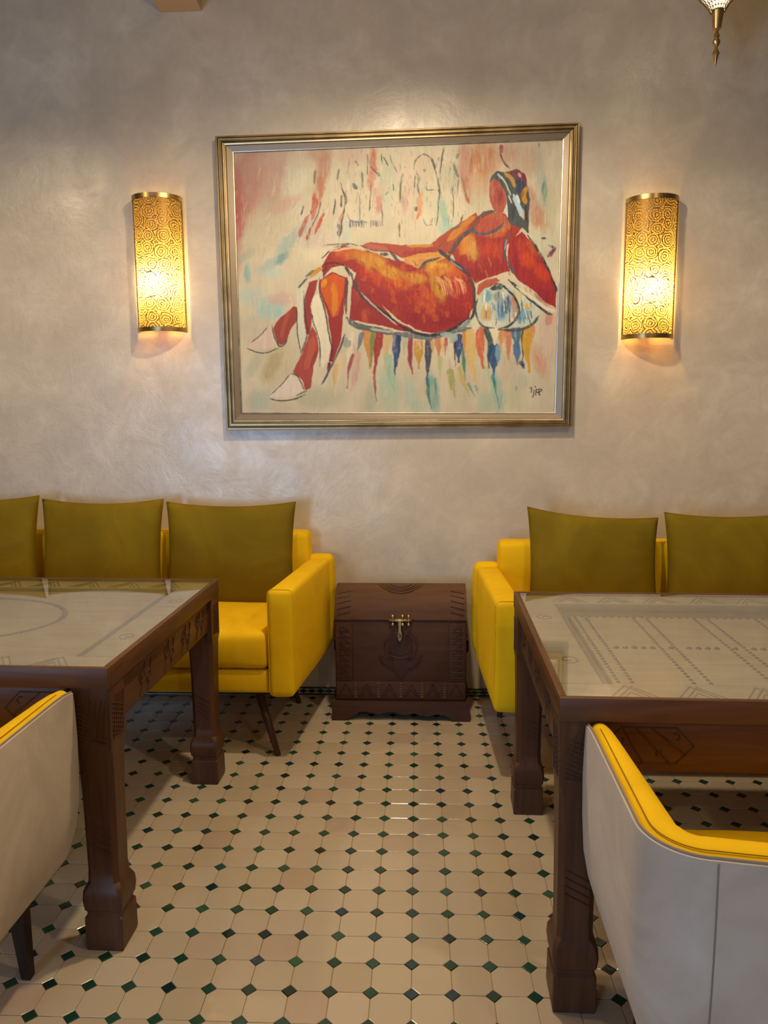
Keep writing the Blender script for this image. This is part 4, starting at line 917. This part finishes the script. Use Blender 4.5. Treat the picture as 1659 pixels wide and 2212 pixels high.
# thighs and hips
poly([(695, 575), (712, 545), (740, 530), (790, 538), (830, 556), (870, 566), (905, 580), (930, 562), (955, 556), (985, 566), (1012, 590), (1026, 612), (1024, 660), (1010, 690), (975, 712), (940, 721), (905, 714), (860, 690), (820, 655), (795, 630), (770, 590), (745, 574), (715, 578), (698, 600)], (160, 36, 36), 1, 4)
poly([(770, 585), (760, 620), (755, 690), (830, 705), (870, 715), (900, 716), (850, 690), (810, 640)], (154, 40, 40)); bl([(790, 682, 10, 14, (206, 94, 40), .8), (770, 640, 8, 20, (170, 60, 46), .6)])
bl([(745, 548, 28, 14, (208, 92, 30), .9, -.2), (725, 562, 20, 8, (162, 40, 34), .8, -.4), (800, 562, 40, 16, (212, 140, 40), .95, .3), (770, 550, 24, 10, (206, 120, 30), .8), (845, 590, 30, 14, (216, 150, 40), .9, .25), (830, 610, 34, 14, (206, 74, 28), .9, .5), (790, 590, 20, 12, (196, 56, 30), .8, .6), (870, 610, 26, 14, (216, 110, 30), .9, .3), (900, 600, 26, 12, (220, 150, 44), .9, .2), (915, 640, 22, 24, (216, 92, 36), .9, .4), (930, 660, 12, 22, (206, 84, 34), .8, -.2), (895, 640, 30, 18, (178, 44, 34), .7), (850, 640, 34, 18, (166, 40, 38), .7, .4),
    (950, 580, 34, 16, (218, 140, 40), .95, -.1), (940, 572, 18, 8, (222, 166, 60), .7), (985, 592, 22, 14, (214, 100, 40), .8, .5), (945, 620, 14, 34, (208, 150, 40), .8, -.4), (1000, 640, 18, 26, (176, 38, 40), .8), (985, 615, 20, 20, (202, 56, 36), .7, .5), (960, 690, 40, 16, (142, 24, 36), .8), (900, 690, 30, 12, (146, 26, 36), .7, .4)])
poly([(870, 558), (905, 548), (950, 544), (980, 552), (960, 560), (915, 572), (895, 578)], (214, 146, 62), .9)
for k in range(26):
    x = 950 + rng.rand() * 55; stroke([(x - 12, 595 + rng.rand() * 12), (x, 606 + rng.rand() * 10), (x + 6, 626 + rng.rand() * 16)], 1.8, (226, 160, 110), .6, .4)
for k in range(60):
    x, y = rng.uniform(770, 1000), rng.uniform(560, 690); blob(x, y, rng.uniform(3, 8), rng.uniform(5, 12), [(206, 100, 30), (150, 32, 34), (170, 40, 34), (140, 26, 36)][rng.randint(4)] if y > 600 + (x - 800) * .1 else [(214, 140, 40), (206, 96, 30)][rng.randint(2)], .5, rng.uniform(-.6, 0))
for k in range(150):
    x, y = rng.uniform(770, 1015), rng.uniform(560, 712)
    if y > 650 + (x - 830) * .3: continue
    th = .5 + (x - 770) / 400.0; stroke([(x, y), (x + 9 * math.cos(th), y + 9 * math.sin(th)), (x + 16 * math.cos(th + .3), y + 16 * math.sin(th + .3))], rng.uniform(1.5, 4), [(150, 28, 36), (168, 40, 34), (204, 84, 30), (130, 22, 34), (190, 60, 30)][rng.randint(5)], .45, .4)
for k in range(70):
    x, y = rng.uniform(1000, 1195), rng.uniform(490, 640)
    if x > 1120 and y < 500 + (x - 1120) * 1.1: continue
    if x < 1030 and y > 590: continue
    if y > 600 and x < 1125: continue
    stroke([(x, y), (x + 5, y + 10), (x + 6, y + 20)], rng.uniform(1.5, 4), [(150, 28, 36), (176, 44, 34), (204, 90, 34), (214, 130, 50), (140, 24, 38)][rng.randint(5)], .4, .4)
# near arm
poly([(1100, 520), (1128, 500), (1150, 525), (1172, 560), (1190, 590), (1202, 625), (1200, 665), (1178, 652), (1150, 625), (1120, 606), (1104, 588), (1096, 555)], (164, 36, 40)); bl([(1140, 560, 16, 20, (212, 70, 30), .9, -.5), (1125, 530, 12, 14, (196, 62, 40), .8), (1170, 590, 14, 22, (206, 64, 32), .8, -.6), (1115, 570, 8, 20, (140, 26, 40), .7), (1175, 640, 20, 14, (146, 30, 44), .8, .7), (1150, 535, 8, 22, (200, 90, 40), .6, -.5)])
# pillow under the elbow
poly([(1035, 650), (1045, 625), (1075, 608), (1110, 620), (1150, 650), (1170, 672), (1160, 700), (1130, 706), (1095, 708), (1060, 708), (1040, 700), (1028, 680)], (176, 172, 150)); bl([(1052, 640, 12, 14, (96, 140, 144), .9, .5), (1050, 678, 12, 18, (206, 152, 60), .9), (1084, 670, 14, 22, (66, 116, 142), .9), (1078, 640, 12, 14, (84, 102, 106), .8), (1098, 655, 6, 20, (44, 66, 116), .9), (1130, 680, 18, 12, (74, 130, 146), .9, -.8), (1140, 662, 8, 8, (208, 160, 70), .8), (1110, 660, 6, 30, (184, 104, 64), .85, -.1), (1062, 700, 20, 8, (196, 184, 156), .9), (1122, 640, 8, 16, (200, 180, 120), .8, -.4)])
for k in range(46):
    x, y = rng.uniform(1040, 1150), rng.uniform(628, 695); stroke([(x, y), (x + rng.uniform(-3, 5), y + 16)], rng.uniform(1.2, 3), [(216, 204, 176), (56, 64, 76), (90, 140, 156), (214, 202, 170), (40, 60, 110)][rng.randint(5)], .8, .3)
poly(Q(4, [(780, 160), (800, 70), (880, 20), (980, -5), (1010, 30), (960, 70), (860, 110), (800, 180)]), (182, 84, 62))
# head, hair, neckline
poly(Q(2, [(905, 480), (920, 400), (960, 390), (1020, 430), (1070, 520), (1075, 640), (1040, 740), (980, 740), (935, 680), (905, 570)]), (172, 80, 64)); blob(1078, 425, 9, 18, (150, 40, 40), .85); blob(1063, 410, 5, 18, (184, 106, 78), .7)
poly(Q(2, [(905, 440), (930, 370), (980, 320), (1060, 330), (1180, 300), (1260, 350), (1290, 470), (1310, 600), (1300, 760), (1300, 950), (1240, 890), (1110, 850), (1090, 780), (1080, 640), (1070, 530), (1010, 430), (950, 395)]), (62, 66, 66))
for l, w_, c in [([(1060, 340), (1130, 400), (1160, 480)], 8, (200, 142, 60)), ([(1110, 320), (1190, 370), (1220, 400)], 8, (128, 44, 62)), ([(1180, 310), (1250, 380), (1265, 440)], 8, (140, 40, 60)), ([(1200, 340), (1215, 380)], 5, (190, 150, 130)), ([(1180, 420), (1230, 470), (1200, 520)], 16, (46, 56, 76)), ([(1280, 480), (1250, 560), (1270, 640)], 10, (206, 142, 30)), ([(1240, 520), (1235, 580)], 5, (170, 70, 40)),
    ([(1070, 440), (1120, 560)], 3, (180, 176, 150)), ([(1150, 560), (1200, 680), (1240, 780)], 10, (160, 176, 180)), ([(1180, 560), (1210, 640)], 5, (196, 190, 170)), ([(1100, 560), (1130, 640)], 3, (176, 170, 146)), ([(1140, 660), (1130, 800)], 16, (52, 54, 58)), ([(1270, 660), (1280, 820)], 6, (44, 46, 52)), ([(1240, 700), (1250, 800)], 5, (190, 150, 120)), ([(1080, 660), (1090, 780)], 3, (178, 184, 176)), ([(990, 350), (1040, 400)], 5, (150, 160, 156)), ([(1030, 380), (1080, 460)], 2.4, (190, 186, 160))]:
    stroke(Q(2, l), w_, c, .95, .25)
poly(Q(2, [(840, 790), (960, 720), (1060, 760), (1130, 860), (1060, 900), (960, 860)]), (190, 100, 60), .7); poly(Q(2, [(770, 900), (830, 800), (930, 780), (1030, 820), (1000, 890), (900, 930), (800, 930)]), (180, 74, 54))
stroke(Q(2, [(975, 740), (985, 800)]), 9, (172, 90, 70)); stroke(Q(2, [(760, 930), (750, 880), (800, 790), (900, 730), (960, 720)]), 7, (74, 70, 56)); stroke(Q(2, [(720, 900), (790, 940), (900, 940), (1000, 890), (1050, 830)]), 6, (70, 68, 78))
stroke(Q(2, [(740, 900), (640, 970), (570, 1060), (500, 1180)]), 9, (62, 58, 60)); stroke(Q(2, [(400, 1100), (480, 1170), (600, 1260), (720, 1370)]), 8, (44, 48, 56)); stroke(Q(2, [(215, 1300), (270, 1230), (420, 1180)]), 6, (56, 62, 58)); stroke(Q(2, [(520, 1215), (640, 1300)]), 2.4, (120, 140, 150), .8)
stroke(Q(4, [(700, 0), (750, 90), (760, 200), (750, 360), (690, 440)]), 6, (56, 56, 54)); stroke(Q(2, [(1130, 940), (1060, 1040), (1060, 1140), (1100, 1250), (1180, 1370)]), 6, (74, 66, 74)); stroke(Q(2, [(1080, 1000), (1060, 1100)]), 2.4, (150, 150, 160), .8)
stroke(Q(2, [(1290, 960), (1380, 1090), (1460, 1230), (1530, 1370)]), 5, (48, 50, 44)); stroke(Q(4, [(1520, 0), (1570, 90), (1575, 140)]), 4, DK); stroke(Q(2, [(640, 760), (600, 870), (520, 900)]), 4, (96, 84, 66))
stroke(Q(4, [(1100, 20), (1200, 110), (1350, 240), (1470, 340), (1530, 370)]), 6, (58, 56, 54)); stroke(Q(4, [(1180, 90), (1330, 200), (1470, 300), (1560, 330)]), 7, (206, 190, 160), .9); stroke(Q(4, [(1280, 200), (1460, 330)]), 4, DK, .8)
stroke(Q(2, [(1300, 940), (1420, 980), (1540, 1060)]), 8, (176, 168, 140), .8); stroke(Q(2, [(1500, 1060), (1560, 1090), (1520, 1130), (1490, 1180)]), 6, (72, 64, 92)); stroke(Q(2, [(1560, 1100), (1510, 1170)]), 6, (140, 44, 60), .9); stroke(Q(2, [(1430, 990), (1470, 990)]), 5, (70, 74, 84))
# pillow outline / under edge
stroke(Q(4, [(930, 100), (1000, 60), (1080, 110), (1160, 200), (1200, 300), (1180, 400), (1100, 480), (1000, 510)]), 5, (52, 54, 58)); stroke(Q(4, [(920, 110), (1040, 90)]), 9, (50, 54, 60)); stroke(Q(4, [(790, 210), (770, 300), (800, 430), (860, 490), (960, 500)]), 4, (58, 60, 62)); stroke(Q(4, [(1000, 520), (1200, 520), (1340, 460), (1400, 380)]), 6, (64, 66, 66))
# under the thigh
for l in ([(1150, 400), (1230, 470), (1340, 500), (1460, 520), (1640, 560)],): stroke(Q(3, l), 12, (84, 82, 78)); stroke(Q(3, [(1380, 510), (1600, 540)]), 5, (160, 156, 140), .8)
stroke(Q(4, [(0, 560), (120, 570), (300, 590), (450, 560), (600, 520), (720, 500)]), 12, (96, 98, 94)); stroke(Q(4, [(0, 470), (120, 530), (270, 570), (420, 560), (560, 500), (700, 400)]), 6, (46, 40, 44)); stroke(Q(4, [(430, 560), (560, 590), (520, 640)]), 12, (140, 148, 134), .9); stroke(Q(4, [(720, 420), (620, 510)]), 8, (110, 122, 122), .9)
stroke(Q(3, [(1150, 0), (1140, 180), (1140, 360)]), 6, (84, 48, 56)); stroke(Q(1, [(1130, 1270), (1200, 1370)]), 7, (70, 56, 52)); stroke(Q(3, [(1200, 0), (1260, 130), (1380, 260), (1500, 350), (1640, 460)]), 8, (66, 54, 54)); stroke(Q(3, [(1290, 150), (1420, 280), (1560, 400), (1650, 470)]), 3.4, (186, 160, 140), .8); stroke(Q(3, [(1440, 280), (1640, 440)]), 4, (40, 30, 34))
stroke(Q(1, [(900, 1280), (950, 1240), (1060, 1240), (1130, 1270)]), 4, (96, 34, 34)); stroke(Q(1, [(915, 1380), (920, 1320), (950, 1260)]), 3, DK); stroke(Q(1, [(780, 1380), (830, 1330), (900, 1280)]), 9, (204, 140, 50)); stroke(Q(1, [(740, 1370), (820, 1310)]), 5, (90, 92, 78)); stroke(Q(1, [(900, 1190), (980, 1110)]), 2.6, DK)
stroke(Q(1, [(1020, 1080), (1180, 1050), (1270, 1065)]), 2.4, DK, .8, .7); stroke(Q(1, [(1280, 1060), (1420, 1110), (1560, 1120)]), 3, (110, 60, 46)); stroke(Q(1, [(1480, 1150), (1560, 1150)]), 7, (60, 56, 52)); stroke(Q(1, [(1000, 1120), (1200, 1085), (1340, 1110)]), 5, (200, 180, 140), .8)
# leg and slipper contours
for l, w_ in [([(875, 0), (880, 150), (930, 330), (970, 560), (1000, 700), (985, 830)], 3.2), ([(720, 130), (725, 300), (745, 440), (760, 540), (720, 680), (690, 760)], 3), ([(650, 300), (655, 520), (690, 740)], 2.4), ([(790, 320), (820, 460), (860, 570), (880, 700), (880, 880)], 2.6), ([(1130, 560), (1080, 700), (1010, 850), (900, 1060)], 4), ([(400, 480), (430, 590), (475, 680), (530, 660), (560, 590)], 3.4), ([(360, 490), (280, 580), (200, 640)], 2), ([(150, 700), (250, 740), (350, 745), (470, 700)], 2.6),
    ([(590, 950), (660, 980), (710, 1080), (730, 1120)], 2), ([(580, 960), (500, 1060), (390, 1165)], 2.4), ([(380, 1200), (460, 1220), (600, 1215), (740, 1165)], 3), ([(640, 1170), (750, 1130)], 2), ([(665, 100), (700, 60), (760, 0)], 4)]:
    stroke(Q(3, l), w_, (52, 42, 42), .9, .25)
stroke(Q(3, [(980, 840), (960, 920)]), 6, (120, 34, 44)); stroke(Q(3, [(960, 960), (900, 1060)]), 4, (70, 66, 78))
# painter's mark, bottom right
for l in ([(1312, 1098), (1330, 1100), (1326, 1140)], [(1356, 1120), (1345, 1180), (1338, 1190)], [(1366, 1080), (1368, 1090)], [(1376, 1110), (1370, 1168)], [(1376, 1115), (1420, 1110), (1430, 1125), (1400, 1140), (1374, 1138)], [(1396, 1140), (1412, 1168)], [(1404, 1120), (1404, 1165)]):
    stroke(Q(4, l), 1.9, (30, 28, 28), .95, 0, False, .4)

# build the stretched canvas as a finely gridded relief carrying the paint as a colour attribute
CC = [(-.828, 2.555), (.640, 2.580), (.632, 1.386), (-.828, 1.394)]; CPX = [(505.8, 331), (1214.7, 303), (1197, 890.6), (523.5, 890.6)]
def homog(src, dst):
    A = []; b = []
    for (x, y), (u, v) in zip(src, dst): A += [[x, y, 1, 0, 0, 0, -u * x, -u * y], [0, 0, 0, x, y, 1, -v * x, -v * y]]; b += [u, v]
    return np.append(np.linalg.solve(np.array(A), np.array(b)), 1).reshape(3, 3)
Hm = homog(CC, CPX); GW, GH = 600, 486
U, Vv = np.meshgrid(np.linspace(0, 1, GW), np.linspace(0, 1, GH)); cc = np.array(CC)
Pxz = (cc[0] * ((1 - U) * (1 - Vv))[..., None] + cc[1] * (U * (1 - Vv))[..., None] + cc[2] * (U * Vv)[..., None] + cc[3] * ((1 - U) * Vv)[..., None])
q = np.einsum('ij,hwj->hwi', Hm, np.dstack([Pxz, np.ones((GH, GW))])); ux = np.clip((q[..., 0] / q[..., 2] - PX0) * PS, 0, BW - 2); vy = np.clip((q[..., 1] / q[..., 2] - PY0) * PS, 0, BH - 2)
xi, yi = ux.astype(int), vy.astype(int); fx, fy = (ux - xi)[..., None], (vy - yi)[..., None]
colr = (IMG[yi, xi] * (1 - fx) + IMG[yi, xi + 1] * fx) * (1 - fy) + (IMG[yi + 1, xi] * (1 - fx) + IMG[yi + 1, xi + 1] * fx) * fy
GAIN = np.array([1.15, 1.30, 1.50]); sat = 1 - colr.min(-1, keepdims=True) / (colr.max(-1, keepdims=True) + 1e-4); colr = np.clip(colr * GAIN * (1.06 - .38 * sat ** 1.5), 0, .92)
hgt = (NV[yi, xi] - .5) * .0012 + (NF[yi, xi] - .5) * .0006
pt = thing('framed_painting', 'framed oil painting of a reclining figure in red on the wall above the chest', 'painting', (-.094, WY, 1.31))
CY = .325
co = np.dstack([Pxz[..., 0] + .094, np.full((GH, GW), CY - WY) - hgt, Pxz[..., 1] - 1.31]).reshape(-1, 3).astype(np.float32)
me = bpy.data.meshes.new('canvas'); idx = np.arange(GW * GH).reshape(GH, GW)
quads = np.stack([idx[:-1, :-1], idx[1:, :-1], idx[1:, 1:], idx[:-1, 1:]], -1).reshape(-1, 4).astype(np.int32)
me.vertices.add(len(co)); me.vertices.foreach_set('co', co.ravel()); me.loops.add(quads.size); me.loops.foreach_set('vertex_index', quads.ravel())
me.polygons.add(len(quads)); me.polygons.foreach_set('loop_start', np.arange(0, quads.size, 4, dtype=np.int32)); me.update(calc_edges=True); me.validate()
me.polygons.foreach_set('use_smooth', np.ones(len(quads), bool))
ca = me.color_attributes.new('Col', 'FLOAT_COLOR', 'POINT'); ca.data.foreach_set('color', np.dstack([colr, np.ones((GH, GW))]).astype(np.float32).ravel())
cv_ = link('canvas', me, 'oil_paint', pt)
mesh('backing_board', box(-.72, .72, -.014, -.003, .09, 1.24), 'top_wood_dark', pt)
# moulded frame: four mitred sides swept between outer and inner quads
OC = np.array([(-.908, 2.623), (.711, 2.647), (.711, 1.317), (-.902, 1.310)]) - [-.094, 1.31]; IC = np.array(CC) - [-.094, 1.31]
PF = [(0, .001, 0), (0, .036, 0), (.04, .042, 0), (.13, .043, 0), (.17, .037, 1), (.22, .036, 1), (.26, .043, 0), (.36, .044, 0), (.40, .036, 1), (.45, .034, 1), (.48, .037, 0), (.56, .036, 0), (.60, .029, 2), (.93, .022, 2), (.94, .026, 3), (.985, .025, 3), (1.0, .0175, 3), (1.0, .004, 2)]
for s_ in range(4):
    a, b = s_, (s_ + 1) % 4; V = []; Fc = []
    for t_, y_, _m in PF:
        for c_ in (a, b):
            p = OC[c_] * (1 - t_) + IC[c_] * t_; V.append((p[0], -y_, p[1]))
    for k in range(len(PF) - 1): Fc.append((2 * k, 2 * k + 1, 2 * k + 3, 2 * k + 2))
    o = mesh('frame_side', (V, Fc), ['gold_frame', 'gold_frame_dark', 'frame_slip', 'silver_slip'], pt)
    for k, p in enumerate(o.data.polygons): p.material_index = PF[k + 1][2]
